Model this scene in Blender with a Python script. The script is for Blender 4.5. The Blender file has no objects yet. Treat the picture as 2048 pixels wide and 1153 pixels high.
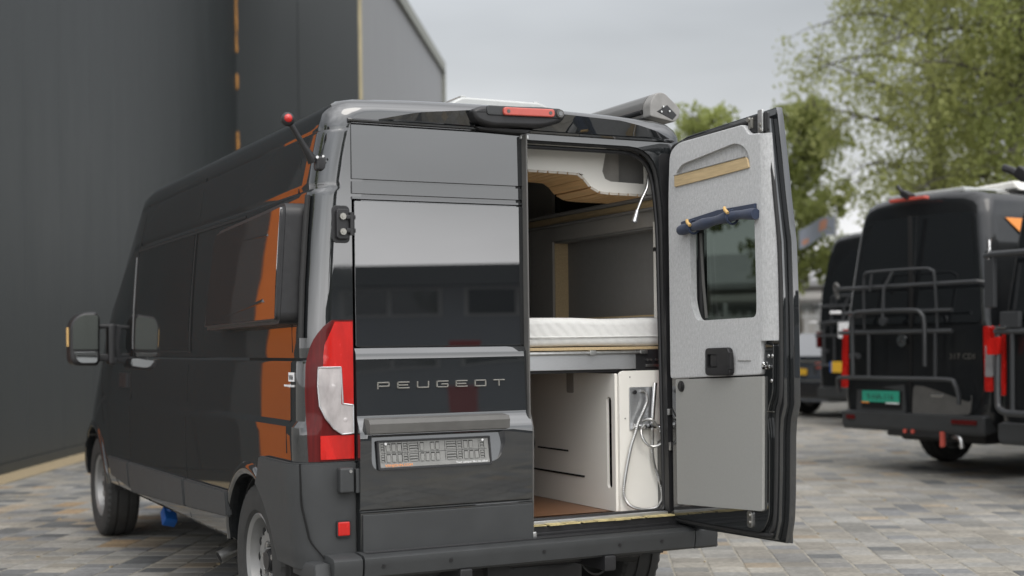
import bpy, bmesh, math, random
from mathutils import Vector, Matrix, noise
random.seed(7)
R = math.radians
PI = math.pi
scn = bpy.context.scene
COL = scn.collection

# ------------------------------------------------------------------ camera
YAW, ROLL = .4657, -.0129
CAM = Vector((-2.743, -5.36, 1.341))
fw = Vector((math.sin(YAW), math.cos(YAW), 0)); rt = Vector((math.cos(YAW), -math.sin(YAW), 0)); up = Vector((0, 0, 1))
r2 = rt*math.cos(ROLL) + up*math.sin(ROLL); u2 = up*math.cos(ROLL) - rt*math.sin(ROLL)
cd = bpy.data.cameras.new('camera'); cam = bpy.data.objects.new('camera', cd); COL.objects.link(cam)
m = Matrix((r2, u2, -fw)).transposed().to_4x4(); m.translation = CAM
cam.matrix_world = m
cd.sensor_width = 36; cd.lens = 2736/2048*36; cd.shift_y = (690-576.5)/2048
cd.clip_end = 2000; cd.clip_start = .1
cd.dof.use_dof = True; cd.dof.focus_distance = 6.2; cd.dof.aperture_fstop = 1.8; cd.dof.aperture_blades = 0
scn.camera = cam

# ------------------------------------------------------------------ world
SUN_EL, SUN_AZ = 50, 188       # degrees; azimuth from +Y towards +X
w = bpy.data.worlds.new('World'); scn.world = w; w.use_nodes = True
nt = w.node_tree; N = nt.nodes; Lk = nt.links; N.clear()
out = N.new('ShaderNodeOutputWorld'); bg = N.new('ShaderNodeBackground')
sky = N.new('ShaderNodeTexSky'); sky.sky_type = 'NISHITA'; sky.sun_disc = False
sky.sun_elevation = R(SUN_EL); sky.sun_rotation = R(SUN_AZ); sky.dust_density = 4; sky.air_density = 1.5
tc = N.new('ShaderNodeTexCoord'); sep = N.new('ShaderNodeSeparateXYZ'); Lk.new(tc.outputs['Generated'], sep.inputs[0])
mp = N.new('ShaderNodeMapping'); mp.inputs['Scale'].default_value = (1.2, 1.2, 4.5); Lk.new(tc.outputs['Generated'], mp.inputs[0])
nz = N.new('ShaderNodeTexNoise'); nz.inputs['Scale'].default_value = 2.1; nz.inputs['Detail'].default_value = 4; nz.inputs['Roughness'].default_value = .45
Lk.new(mp.outputs[0], nz.inputs[0])
# overcast: pale at the horizon, a slate band above, brighter towards the zenith
rp = N.new('ShaderNodeValToRGB'); Lk.new(sep.outputs[2], rp.inputs[0])
cr = rp.color_ramp
cr.elements[0].position = 0.0; cr.elements[0].color = (1.0, 1.0, 1.02, 1)
cr.elements[1].position = 1.0; cr.elements[1].color = (1.3, 1.3, 1.32, 1)
for p, c in ((.06, (1.1, 1.1, 1.12)), (.13, (.78, .79, .81)), (.22, (.585, .60, .62)), (.36, (.56, .575, .60)), (.6, (1.0, 1.0, 1.02))):
    e = cr.elements.new(p); e.color = (*c, 1)
nr = N.new('ShaderNodeMapRange'); nr.inputs[1].default_value = .3; nr.inputs[2].default_value = .7
nr.inputs[3].default_value = .82; nr.inputs[4].default_value = 1.2; Lk.new(nz.outputs[0], nr.inputs[0])
mulc = N.new('ShaderNodeVectorMath'); mulc.operation = 'SCALE'; Lk.new(rp.outputs[0], mulc.inputs[0]); Lk.new(nr.outputs[0], mulc.inputs['Scale'])
# thin-cloud glow on the sun's side, added to brighten door reflections and cabin
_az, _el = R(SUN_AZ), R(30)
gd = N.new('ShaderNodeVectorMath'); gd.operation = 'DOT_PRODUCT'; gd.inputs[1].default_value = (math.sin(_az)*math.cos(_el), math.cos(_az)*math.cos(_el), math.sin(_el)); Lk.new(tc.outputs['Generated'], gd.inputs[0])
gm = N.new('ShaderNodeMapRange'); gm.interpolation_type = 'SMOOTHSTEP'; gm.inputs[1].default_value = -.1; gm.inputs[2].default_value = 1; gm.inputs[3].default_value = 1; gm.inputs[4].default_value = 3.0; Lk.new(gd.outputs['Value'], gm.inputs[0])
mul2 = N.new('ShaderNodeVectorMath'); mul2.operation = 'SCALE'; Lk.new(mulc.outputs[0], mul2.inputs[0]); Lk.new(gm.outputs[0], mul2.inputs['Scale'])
sc = N.new('ShaderNodeVectorMath'); sc.operation = 'SCALE'; sc.inputs['Scale'].default_value = .02; Lk.new(sky.outputs[0], sc.inputs[0])
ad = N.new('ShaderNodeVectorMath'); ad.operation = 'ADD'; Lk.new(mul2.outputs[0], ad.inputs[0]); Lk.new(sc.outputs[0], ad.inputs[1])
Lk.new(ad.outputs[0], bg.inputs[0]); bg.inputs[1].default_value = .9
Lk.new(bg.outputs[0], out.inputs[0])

sd = bpy.data.lights.new('sun', 'SUN'); sd.energy = .95; sd.angle = R(35); sd.color = (1, .95, .88)
sun = bpy.data.objects.new('sun', sd); COL.objects.link(sun)
az, el = R(SUN_AZ), R(SUN_EL)
sdir = Vector((math.sin(az)*math.cos(el), math.cos(az)*math.cos(el), math.sin(el)))
sun.rotation_euler = sdir.to_track_quat('Z', 'Y').to_euler()
vs = scn.view_settings; vs.view_transform = 'Standard'; vs.look = 'None'; vs.exposure = 0.0; vs.gamma = 1
vs.use_curve_mapping = False
scn.render.engine = 'CYCLES'

# ------------------------------------------------------------------ materials
def mat(name, col, rough=.5, metal=0., coat=0., cior=1.5, crough=.03, spec=.5, noise_amt=0., nscale=20., bump=0., bscale=200., trans=0., ior=1.45, sheen=0., emis=None, wave=0., stretch=(1, 1, 1), dirt=0.):
    M = bpy.data.materials.new(name); M.use_nodes = True
    t = M.node_tree; b = t.nodes['Principled BSDF']
    I = b.inputs
    I['Base Color'].default_value = (*col, 1); I['Roughness'].default_value = rough; I['Metallic'].default_value = metal
    I['Coat Weight'].default_value = coat; I['Coat IOR'].default_value = cior; I['Coat Roughness'].default_value = crough
    I['Specular IOR Level'].default_value = spec; I['Transmission Weight'].default_value = trans; I['IOR'].default_value = ior
    I['Sheen Weight'].default_value = sheen
    tcn = t.nodes.new('ShaderNodeTexCoord'); mpn = t.nodes.new('ShaderNodeMapping'); mpn.inputs['Scale'].default_value = stretch
    t.links.new(tcn.outputs['Object'], mpn.inputs[0])
    if noise_amt:
        n = t.nodes.new('ShaderNodeTexNoise'); n.inputs['Scale'].default_value = nscale; n.inputs['Detail'].default_value = 6; n.inputs['Roughness'].default_value = .6
        t.links.new(mpn.outputs[0], n.inputs[0])
        mr = t.nodes.new('ShaderNodeMapRange'); mr.inputs[1].default_value = .25; mr.inputs[2].default_value = .75
        mr.inputs[3].default_value = 1-noise_amt; mr.inputs[4].default_value = 1+noise_amt
        t.links.new(n.outputs[0], mr.inputs[0])
        v = t.nodes.new('ShaderNodeVectorMath'); v.operation = 'SCALE'; v.inputs[0].default_value = col
        t.links.new(mr.outputs[0], v.inputs['Scale']); t.links.new(v.outputs[0], I['Base Color'])
        r_ = t.nodes.new('ShaderNodeMapRange'); r_.inputs[3].default_value = max(.01, rough-.08); r_.inputs[4].default_value = min(1, rough+.1)
        t.links.new(n.outputs[0], r_.inputs[0]); t.links.new(r_.outputs[0], I['Roughness'])
    if dirt:   # pale road film: patchy dust with its own shape
        n = t.nodes.new('ShaderNodeTexNoise'); n.inputs['Scale'].default_value = 2.2; n.inputs['Detail'].default_value = 9; n.inputs['Roughness'].default_value = .7
        t.links.new(mpn.outputs[0], n.inputs[0])
        mr = t.nodes.new('ShaderNodeMapRange'); mr.inputs[1].default_value = .42; mr.inputs[2].default_value = .8; mr.inputs[3].default_value = 0; mr.inputs[4].default_value = dirt
        t.links.new(n.outputs[0], mr.inputs[0])
        mx = t.nodes.new('ShaderNodeMix'); mx.data_type = 'RGBA'; mx.inputs[6].default_value = (*col, 1); mx.inputs[7].default_value = (.16, .15, .13, 1)
        t.links.new(mr.outputs[0], mx.inputs[0]); t.links.new(mx.outputs[2], I['Base Color'])
        r_ = t.nodes.new('ShaderNodeMapRange'); r_.inputs[1].default_value = .35; r_.inputs[2].default_value = .8; r_.inputs[3].default_value = crough; r_.inputs[4].default_value = crough+.035
        t.links.new(n.outputs[0], r_.inputs[0]); t.links.new(r_.outputs[0], I['Coat Roughness'])
    last = None
    for amt, s, d, st in ((wave, 1.3, .25, 0), (bump, bscale, .003, 1)):
        if amt:
            n = t.nodes.new('ShaderNodeTexNoise'); n.inputs['Scale'].default_value = s; n.inputs['Detail'].default_value = 1 if not st else 4
            t.links.new((mpn if st else tcn).outputs[0 if st else 'Object'], n.inputs[0])
            b2 = t.nodes.new('ShaderNodeBump'); b2.inputs['Strength'].default_value = amt; b2.inputs['Distance'].default_value = d
            t.links.new(n.outputs[0], b2.inputs['Height'])
            if last: t.links.new(last.outputs[0], b2.inputs['Normal'])
            last = b2
    if last:
        t.links.new(last.outputs[0], I['Normal'])
        if wave: t.links.new(last.outputs[0], I['Coat Normal'])
    if emis: I['Emission Color'].default_value = (*emis[0], 1); I['Emission Strength'].default_value = emis[1]
    return M

M = {}
M['paint'] = mat('black_paint', (.009, .0105, .0115), .5, spec=.1, coat=1, cior=2.0, crough=.008, wave=.009, dirt=.02)
M['paint2'] = mat('graphite_paint', (.007, .008, .009), .5, spec=.1, coat=1, cior=1.5, crough=.04, dirt=.06)
M['glass'] = mat('privacy_glass', (.006, .007, .008), .3, spec=.1, coat=1, cior=2.15, crough=.004)
M['glass_w'] = mat('slightly_warped_privacy_glass', (.006, .007, .008), .3, spec=.1, coat=1, cior=2.15, crough=.004, wave=.035)
M['glass_p'] = mat('pod_glass', (.006, .007, .008), .3, spec=.1, coat=1, cior=2.4, crough=.02, wave=.008)
M['seam'] = mat('shut_line_shadow_gap', (.004, .004, .004), .9)
M['plastic'] = mat('grey_black_plastic', (.033, .035, .036), .55, noise_amt=.12, nscale=9, bump=.25, bscale=500)
M['plastic_l'] = mat('weathered_plastic', (.085, .083, .078), .5, noise_amt=.18, nscale=12, bump=.2, bscale=400)
M['blackplastic'] = mat('black_plastic', (.016, .016, .017), .4, noise_amt=.2, nscale=30)
M['rubber'] = mat('rubber', (.018, .018, .018), .75, noise_amt=.25, nscale=30)
M['tyre'] = mat('tyre_rubber', (.028, .028, .027), .8, noise_amt=.3, nscale=18, bump=.3, bscale=120)
M['steel'] = mat('silver_painted_steel', (.27, .27, .265), .4, metal=.6, noise_amt=.1, nscale=14)
M['mirror_w'] = mat('small_convex_mirror', (.20, .21, .21), .04, metal=1)
M['mirror'] = mat('tinted_mirror', (.055, .06, .055), .03, metal=1)
M['chrome'] = mat('chrome', (.70, .70, .70), .08, metal=1)
M['zinc'] = mat('zinc_plated_steel', (.5, .5, .49), .32, metal=1, noise_amt=.15, nscale=60)
M['alu'] = mat('brushed_aluminium', (.56, .57, .58), .35, metal=.9, noise_amt=.1, nscale=40, stretch=(1, 20, 20))
M['badge'] = mat('satin_badge_metal', (.33, .32, .29), .3, metal=.9)
M['red'] = mat('red_lens', (.42, .008, .005), .25, coat=1, cior=1.35, noise_amt=.35, nscale=14, stretch=(1, 1, .3))
M['darkred'] = mat('dark_red_lens', (.075, .004, .004), .35, spec=.2, coat=.4, cior=1.3, noise_amt=.35, nscale=30, stretch=(3, 3, .1))
M['redmat'] = mat('faded_red_plastic', (.42, .07, .05), .3, coat=.4, noise_amt=.1)
M['clearlens_d'] = mat('dusty_clear_lens', (.22, .22, .22), .2, coat=1, noise_amt=.3, nscale=9)
M['clearlens'] = mat('clear_lens', (.36, .335, .33), .15, metal=.0, coat=1, cior=1.6, noise_amt=.35, nscale=16, stretch=(1, 1, .5))
M['white'] = mat('white_laminate', (.74, .72, .665), .45, noise_amt=.02, nscale=6)
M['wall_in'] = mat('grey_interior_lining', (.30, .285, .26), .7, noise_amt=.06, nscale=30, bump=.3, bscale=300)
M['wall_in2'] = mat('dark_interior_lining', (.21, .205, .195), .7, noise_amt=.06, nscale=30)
M['cloth'] = mat('mattress_cloth', (.64, .64, .62), .85, noise_amt=.05, nscale=60, sheen=.3)
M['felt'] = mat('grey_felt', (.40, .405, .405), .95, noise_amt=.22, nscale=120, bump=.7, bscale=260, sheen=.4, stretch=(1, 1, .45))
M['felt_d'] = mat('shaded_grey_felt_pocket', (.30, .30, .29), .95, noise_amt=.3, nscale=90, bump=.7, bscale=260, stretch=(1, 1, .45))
M['panel'] = mat('grey_laminate', (.28, .28, .265), .55, noise_amt=.05, nscale=120, bump=.12, bscale=500)
M['navy'] = mat('navy_fabric', (.016, .026, .055), .85, noise_amt=.25, nscale=80, sheen=.2)
M['tan'] = mat('tan_leather', (.55, .36, .14), .6)
M['oakface'] = mat('pale_wood_trim', (.46, .35, .2), .5, noise_amt=.22, nscale=16, stretch=(8, .5, 8))
M['slatend'] = mat('pale_slat_end', (.50, .46, .40), .6, noise_amt=.1)
M['slat'] = mat('oak_slat', (.60, .37, .17), .5, noise_amt=.2, nscale=9, stretch=(10, .6, 10))
M['floorwood'] = mat('brown_wood_floor', (.17, .085, .045), .4, noise_amt=.3, nscale=9, stretch=(1, 8, 1))
M['tape'] = mat('yellowed_glue_tape', (.42, .35, .17), .7, noise_amt=.5, nscale=25)
M['plate'] = mat('grey_plate_holder', (.20, .20, .19), .45, noise_amt=.12, nscale=30)
M['orange_p'] = mat('orange_print', (.75, .26, .05), .5)
M['white_p'] = mat('white_print', (.75, .75, .75), .5)
M['dark_p'] = mat('dark_print', (.02, .02, .02), .6)
M['blue'] = mat('blue_plastic', (.012, .09, .32), .5, noise_amt=.2)
M['cladd'] = mat('anthracite_cladding', (.021, .0250, .0262), .42, noise_amt=.12, nscale=1.6, stretch=(1, 1, .25))
M['clad_sheen'] = mat('sky_sheen_cladding', (.20, .203, .21), .5, noise_amt=.04, nscale=2, stretch=(1, 1, .25))  # hall cladding made paler, sky sheen put into the colour
M['trimtan'] = mat('tan_corner_trim', (.40, .34, .2), .6, noise_amt=.2, nscale=3)
M['trimgrey'] = mat('olive_grey_capping', (.20, .205, .18), .5)
M['foam'] = mat('orange_foam_sealant', (.45, .21, .05), .8, noise_amt=.4, nscale=14)
M['orangewall'] = mat('orange_wall_panel', (.80, .19, .015), .45, noise_amt=.08, nscale=2)
M['sand'] = mat('pale_gravel', (.27, .215, .13), .95, noise_amt=.4, nscale=60, bump=.8, bscale=60)
M['joint'] = mat('sandy_joint', (.225, .21, .175), .95, noise_amt=.5, nscale=30)
M['whitep'] = mat('white_plastic', (.62, .61, .57), .4, noise_amt=.05)
M['smoke'] = mat('smoked_translucent_plastic', (.36, .37, .36), .25, coat=.5, noise_amt=.06)
M['awning'] = mat('anthracite_awning_case', (.20, .20, .195), .35, metal=.5, noise_amt=.1, nscale=8, stretch=(1, .1, 1))
M['awning_e'] = mat('grey_end_cap', (.22, .215, .205), .45, noise_amt=.15)
M['rack'] = mat('grey_powder_coated_tube', (.030, .032, .034), .45, coat=.2)
M['green_pl'] = mat('green_number_plate', (.03, .30, .20), .4)
M['yellow_pl'] = mat('yellow_number_plate', (.62, .36, .03), .5)
M['silver_car'] = mat('dark_slate_car_paint', (.055, .065, .08), .3, coat=1, cior=1.6)
M['silvergl'] = mat('pale_sky_lit_glass', (.05, .055, .06), .03, coat=1, cior=2.4, crough=.01)
M['bark'] = mat('grey_bark', (.11, .10, .085), .9, noise_amt=.5, nscale=8)
M['leafA'] = mat('fresh_leaf', (.30, .335, .11), .55, noise_amt=.3, nscale=1.2)
M['leafB'] = mat('birch_leaf', (.36, .38, .14), .55, noise_amt=.35, nscale=.9)
M['hedge'] = mat('hedge_leaf', (.05, .075, .03), .7, noise_amt=.4, nscale=2)
for k in ('leafA', 'leafB', 'hedge'):
    t = M[k].node_tree; b = t.nodes['Principled BSDF']; tr = t.nodes.new('ShaderNodeBsdfTranslucent'); mx = t.nodes.new('ShaderNodeMixShader'); mx.inputs[0].default_value = .55
    src = b.inputs['Base Color'].links[0].from_socket; t.links.new(src, tr.inputs[0]); t.links.new(b.outputs[0], mx.inputs[1]); t.links.new(tr.outputs[0], mx.inputs[2])
    t.links.new(mx.outputs[0], t.nodes['Material Output'].inputs[0])
M['farwall'] = mat('far_grey_wall', (.33, .32, .30), .7, noise_amt=.08, nscale=1)
M['farroof'] = mat('far_grey_roof', (.24, .24, .24), .6, noise_amt=.08, nscale=1)
M['fardark'] = mat('far_dark_band', (.12, .125, .12), .7)
M['fence'] = mat('pale_fence', (.5, .5, .5), .6)
M['flagbl'] = mat('slate_blue_flag', (.24, .26, .31), .8)
M['flagor'] = mat('flag_orange', (.45, .22, .15), .8)
M['darkglass'] = mat('window_glass', (.01, .012, .013), .05, coat=1)
M['bwall'] = mat('grey_render', (.29, .31, .34), .7)
M['bdark'] = mat('dark_fascia', (.05, .055, .055), .6)
M['redbin'] = mat('red_container', (.45, .02, .015), .4)

# mattress: quilted diagonal ribs
t = M['cloth'].node_tree; b = t.nodes['Principled BSDF']
tcn = t.nodes.new('ShaderNodeTexCoord'); wv = t.nodes.new('ShaderNodeTexWave'); wv.inputs['Scale'].default_value = 11; wv.inputs['Distortion'].default_value = 2.5; wv.bands_direction = 'DIAGONAL'
bp = t.nodes.new('ShaderNodeBump'); bp.inputs['Strength'].default_value = .35; bp.inputs['Distance'].default_value = .005; wv.inputs['Detail'].default_value = 2
t.links.new(tcn.outputs['Object'], wv.inputs[0]); t.links.new(wv.outputs[0], bp.inputs['Height']); t.links.new(bp.outputs[0], b.inputs['Normal'])
# felt fibres: pale flecks on grey
# pavers: colour from the attribute "tone"
Mp = bpy.data.materials.new('concrete_paver'); Mp.use_nodes = True; t = Mp.node_tree; b = t.nodes['Principled BSDF']
at = t.nodes.new('ShaderNodeAttribute'); at.attribute_name = 'tone'
tcn = t.nodes.new('ShaderNodeNewGeometry')
n1 = t.nodes.new('ShaderNodeTexNoise'); n1.inputs['Scale'].default_value = 26; n1.inputs['Detail'].default_value = 9; n1.inputs['Roughness'].default_value = .7
n2 = t.nodes.new('ShaderNodeTexNoise'); n2.inputs['Scale'].default_value = 1.1; n2.inputs['Detail'].default_value = 6; n2.inputs['Roughness'].default_value = .65
t.links.new(tcn.outputs['Position'], n1.inputs[0]); t.links.new(tcn.outputs['Position'], n2.inputs[0])
a1 = t.nodes.new('ShaderNodeMapRange'); a1.inputs[1].default_value = .3; a1.inputs[2].default_value = .7; a1.inputs[3].default_value = .66; a1.inputs[4].default_value = 1.26; t.links.new(n1.outputs[0], a1.inputs[0])
a2 = t.nodes.new('ShaderNodeMapRange'); a2.inputs[1].default_value = .35; a2.inputs[2].default_value = .65; a2.inputs[3].default_value = .72; a2.inputs[4].default_value = 1.12; t.links.new(n2.outputs[0], a2.inputs[0])
mm = t.nodes.new('ShaderNodeMath'); mm.operation = 'MULTIPLY'; t.links.new(a1.outputs[0], mm.inputs[0]); t.links.new(a2.outputs[0], mm.inputs[1])
vv = t.nodes.new('ShaderNodeVectorMath'); vv.operation = 'SCALE'; t.links.new(at.outputs['Color'], vv.inputs[0]); t.links.new(mm.outputs[0], vv.inputs['Scale'])
t.links.new(vv.outputs[0], b.inputs['Base Color']); b.inputs['Roughness'].default_value = .8
bp = t.nodes.new('ShaderNodeBump'); bp.inputs['Strength'].default_value = .5; bp.inputs['Distance'].default_value = .003; t.links.new(n1.outputs[0], bp.inputs['Height']); t.links.new(bp.outputs[0], b.inputs['Normal'])
M['paver'] = Mp
# far paving: same sizes and tones as a texture
Mg = bpy.data.materials.new('distant_paving'); Mg.use_nodes = True; t = Mg.node_tree; b = t.nodes['Principled BSDF']
tcn = t.nodes.new('ShaderNodeNewGeometry'); mpn = t.nodes.new('ShaderNodeMapping'); mpn.inputs['Rotation'].default_value = (0, 0, R(30.5))
br = t.nodes.new('ShaderNodeTexBrick'); br.inputs['Scale'].default_value = 1; br.inputs['Brick Width'].default_value = .215; br.inputs['Row Height'].default_value = .172; br.inputs['Mortar Size'].default_value = .006
br.inputs['Color1'].default_value = (.20, .19, .17, 1); br.inputs['Color2'].default_value = (.145, .147, .146, 1); br.inputs['Mortar'].default_value = (.16, .14, .1, 1)
n2 = t.nodes.new('ShaderNodeTexNoise'); n2.inputs['Scale'].default_value = 1.1; n2.inputs['Detail'].default_value = 8
t.links.new(tcn.outputs['Position'], mpn.inputs[0]); t.links.new(mpn.outputs[0], br.inputs[0]); t.links.new(tcn.outputs['Position'], n2.inputs[0])
a2 = t.nodes.new('ShaderNodeMapRange'); a2.inputs[1].default_value = .35; a2.inputs[2].default_value = .65; a2.inputs[3].default_value = .8; a2.inputs[4].default_value = 1.1; t.links.new(n2.outputs[0], a2.inputs[0])
vv = t.nodes.new('ShaderNodeVectorMath'); vv.operation = 'SCALE'; t.links.new(br.outputs[0], vv.inputs[0]); t.links.new(a2.outputs[0], vv.inputs['Scale'])
t.links.new(vv.outputs[0], b.inputs['Base Color']); b.inputs['Roughness'].default_value = .85
M['farpave'] = Mg

# ------------------------------------------------------------------ mesh builder
SPLIT = set('''bumper_corner lens_ridge tail_lamp handle_lever parking_sensor tread_rib screw hinge_bolt wheel_bolts rim_opening holder_screw board_screw
 frame_bolt latch_bolt latch_screw toggle blind_strap awning_screw hatch_rib panel_groove wall_lining door_hinge niche_reveal tow_light bumper_reflector
 pressed_rib camera_ring wall_rail shut_line orange_wall_panel side_trim cabin_floor bulb_reflector latch_striker pillar_striker rear_camera rib red_lens flag_emblem fence_rail clear_lens'''.split())
def wn(o):
    md = o.modifiers.new('weighted_normals', 'WEIGHTED_NORMAL'); md.keep_sharp = True; md.weight = 60
class B:
    def __init__(s): s.bm = bmesh.new()
    def _add(s, tmp, mtx=None):
        if mtx is not None: bmesh.ops.transform(tmp, matrix=mtx, verts=tmp.verts)
        me = bpy.data.meshes.new('tmp'); tmp.to_mesh(me); tmp.free(); s.bm.from_mesh(me); bpy.data.meshes.remove(me); return s
    def box(s, c, d, bev=0, seg=2, rot=None):
        tmp = bmesh.new(); bmesh.ops.create_cube(tmp, size=1)
        bmesh.ops.scale(tmp, vec=d, verts=tmp.verts)
        if bev: bmesh.ops.bevel(tmp, geom=tmp.edges[:], offset=bev, segments=seg, profile=.5, affect='EDGES')
        mt = Matrix.Translation(c)
        if rot is not None: mt = mt @ (rot if isinstance(rot, Matrix) else Matrix.Rotation(rot[1], 4, rot[0]))
        return s._add(tmp, mt)
    def cyl(s, p0, p1, r0, r1=None, n=20, bev=0):
        p0, p1 = Vector(p0), Vector(p1); d = p1-p0
        tmp = bmesh.new(); bmesh.ops.create_cone(tmp, cap_ends=True, segments=n, radius1=r0, radius2=r0 if r1 is None else r1, depth=d.length)
        if bev: bmesh.ops.bevel(tmp, geom=[e for e in tmp.edges if abs(abs(e.verts[0].co.z)-d.length/2) < 1e-5 and abs(e.verts[0].co.z-e.verts[1].co.z) < 1e-5], offset=bev, segments=2, affect='EDGES')
        return s._add(tmp, Matrix.Translation((p0+p1)/2) @ d.to_track_quat('Z', 'Y').to_matrix().to_4x4())
    def sph(s, c, r, sc=(1, 1, 1), n=16):
        tmp = bmesh.new(); bmesh.ops.create_uvsphere(tmp, u_segments=n, v_segments=n//2+2, radius=r)
        bmesh.ops.scale(tmp, vec=sc, verts=tmp.verts)
        return s._add(tmp, Matrix.Translation(c))
    def tube(s, pts, r, n=8, rs=None):
        pts = [Vector(p) for p in pts]; tmp = bmesh.new(); rings = []
        prev = None
        for i, p in enumerate(pts):
            d = (pts[min(i+1, len(pts)-1)] - pts[max(i-1, 0)]).normalized()
            if prev is None: a = d.orthogonal().normalized()
            else: a = (prev - d*prev.dot(d)).normalized()
            prev = a; b_ = d.cross(a); rr = rs[i] if rs else r
            rings.append([tmp.verts.new(p + a*rr*math.cos(2*PI*k/n) + b_*rr*math.sin(2*PI*k/n)) for k in range(n)])
        for q in range(len(rings)-1):
            for k in range(n): tmp.faces.new((rings[q][k], rings[q][(k+1) % n], rings[q+1][(k+1) % n], rings[q+1][k]))
        tmp.faces.new(rings[0][::-1]); tmp.faces.new(rings[-1])
        return s._add(tmp)
    def prism(s, poly, ax, a, b, bev=0, seg=2, mtx=None):
        # poly in the two other axes, cyclic order after ax kept natural: x->(y,z), y->(x,z), z->(x,y)
        def P(u, v, t_): return {'x': (t_, u, v), 'y': (u, t_, v), 'z': (u, v, t_)}[ax]
        tmp = bmesh.new(); va = [tmp.verts.new(P(u, v, a)) for u, v in poly]; vb = [tmp.verts.new(P(u, v, b)) for u, v in poly]
        n = len(poly)
        fa = tmp.faces.new(va); fb = tmp.faces.new(vb[::-1])
        for i in range(n): tmp.faces.new((va[i], vb[i], vb[(i+1) % n], va[(i+1) % n]))
        bmesh.ops.recalc_face_normals(tmp, faces=tmp.faces)
        if bev:
            es = [e for e in tmp.edges if (e.verts[0] in va) == (e.verts[1] in va)]
            bmesh.ops.bevel(tmp, geom=es, offset=bev, segments=seg, profile=.5, affect='EDGES')
        return s._add(tmp, mtx)
    def shell(s, fn, nu, nv, thick):
        # closed slab: fn(u,v)->(point, outward normal); u,v in 0..1
        tmp = bmesh.new(); O = []; I = []
        for i in range(nu+1):
            ro, ri = [], []
            for j in range(nv+1):
                p, n = fn(i/nu, j/nv); p = Vector(p); n = Vector(n)
                ro.append(tmp.verts.new(p)); ri.append(tmp.verts.new(p - n*thick))
            O.append(ro); I.append(ri)
        for i in range(nu):
            for j in range(nv):
                tmp.faces.new((O[i][j], O[i+1][j], O[i+1][j+1], O[i][j+1])); tmp.faces.new((I[i][j], I[i][j+1], I[i+1][j+1], I[i+1][j]))
        for i in range(nu):
            tmp.faces.new((O[i][0], I[i][0], I[i+1][0], O[i+1][0])); tmp.faces.new((O[i][nv], O[i+1][nv], I[i+1][nv], I[i][nv]))
        for j in range(nv):
            tmp.faces.new((O[0][j], O[0][j+1], I[0][j+1], I[0][j])); tmp.faces.new((O[nu][j], I[nu][j], I[nu][j+1], O[nu][j+1]))
        bmesh.ops.recalc_face_normals(tmp, faces=tmp.faces)
        return s._add(tmp)
    def lathe(s, prof, c, n=48, mod=None, closed=True):
        # around the x axis; prof = [(x, r)]
        tmp = bmesh.new(); rings = []
        for k in range(n):
            a = 2*PI*k/n
            rings.append([tmp.verts.new((x, (r_ + (mod(k, i) if mod else 0))*math.cos(a), (r_ + (mod(k, i) if mod else 0))*math.sin(a))) for i, (x, r_) in enumerate(prof)])
        L_ = len(prof)
        for k in range(n):
            for i in range(L_ if closed else L_-1):
                j = (i+1) % L_
                tmp.faces.new((rings[k][i], rings[(k+1) % n][i], rings[(k+1) % n][j], rings[k][j]))
        bmesh.ops.recalc_face_normals(tmp, faces=tmp.faces)
        return s._add(tmp, Matrix.Translation(c))
    def out(s, name, m_, parent=None, smooth=35, **kw):
        if name in SPLIT and kw.get('kind') != 'stuff':
            left = set(s.bm.verts); isl = []
            while left:
                st = [left.pop()]; cur = set(st)
                while st:
                    v = st.pop()
                    for e in v.link_edges:
                        q = e.other_vert(v)
                        if q in left: left.discard(q); cur.add(q); st.append(q)
                isl.append(cur)
            if len(isl) > 1:
                s.bm.verts.index_update(); o = None
                for cur in isl:
                    idx = {v.index for v in cur}; nb_ = B(); nb_.bm.free(); nb_.bm = s.bm.copy(); nb_.bm.verts.ensure_lookup_table()
                    bmesh.ops.delete(nb_.bm, geom=[v for v in nb_.bm.verts if v.index not in idx], context='VERTS')
                    o = nb_._out(name, m_, parent, smooth, **kw)
                s.bm.free(); return o
        return s._out(name, m_, parent, smooth, **kw)
    def _out(s, name, m_, parent=None, smooth=35, **kw):
        me = bpy.data.meshes.new(name); s.bm.to_mesh(me); s.bm.free(); me.materials.append(M[m_] if isinstance(m_, str) else m_)
        for p in me.polygons: p.use_smooth = smooth > 0
        if smooth > 0: me.set_sharp_from_angle(angle=R(smooth))
        o = bpy.data.objects.new(name, me); COL.objects.link(o)
        if smooth > 0 and len(me.polygons) < 60000: wn(o)
        if parent: o.parent = parent
        for k, v in kw.items(): o[k] = v
        return o

def rrect(x0, x1, y0, y1, r, n=5):
    pts = []
    for cx, cy, a0 in ((x1-r, y1-r, 0), (x0+r, y1-r, 90), (x0+r, y0+r, 180), (x1-r, y0+r, 270)):
        for k in range(n+1):
            a = R(a0 + 90*k/n); pts.append((cx + r*math.cos(a), cy + r*math.sin(a)))
    return pts
def roundpoly(pts, rr, n=4):
    res = []; L_ = len(pts)
    if not hasattr(rr, '__len__'): rr = [rr]*L_
    for i in range(L_):
        p = Vector(pts[i]); a = Vector(pts[i-1]); b = Vector(pts[(i+1) % L_]); r = rr[i]
        if r <= 0: res.append(tuple(p)); continue
        da = (a-p).normalized(); db = (b-p).normalized(); r = min(r, (a-p).length*.49, (b-p).length*.49)
        q0 = p+da*r; q2 = p+db*r
        for k in range(n+1):
            t_ = k/n; q = q0*(1-t_)**2 + p*2*t_*(1-t_) + q2*t_*t_; res.append((q.x, q.y))
    return res
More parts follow.
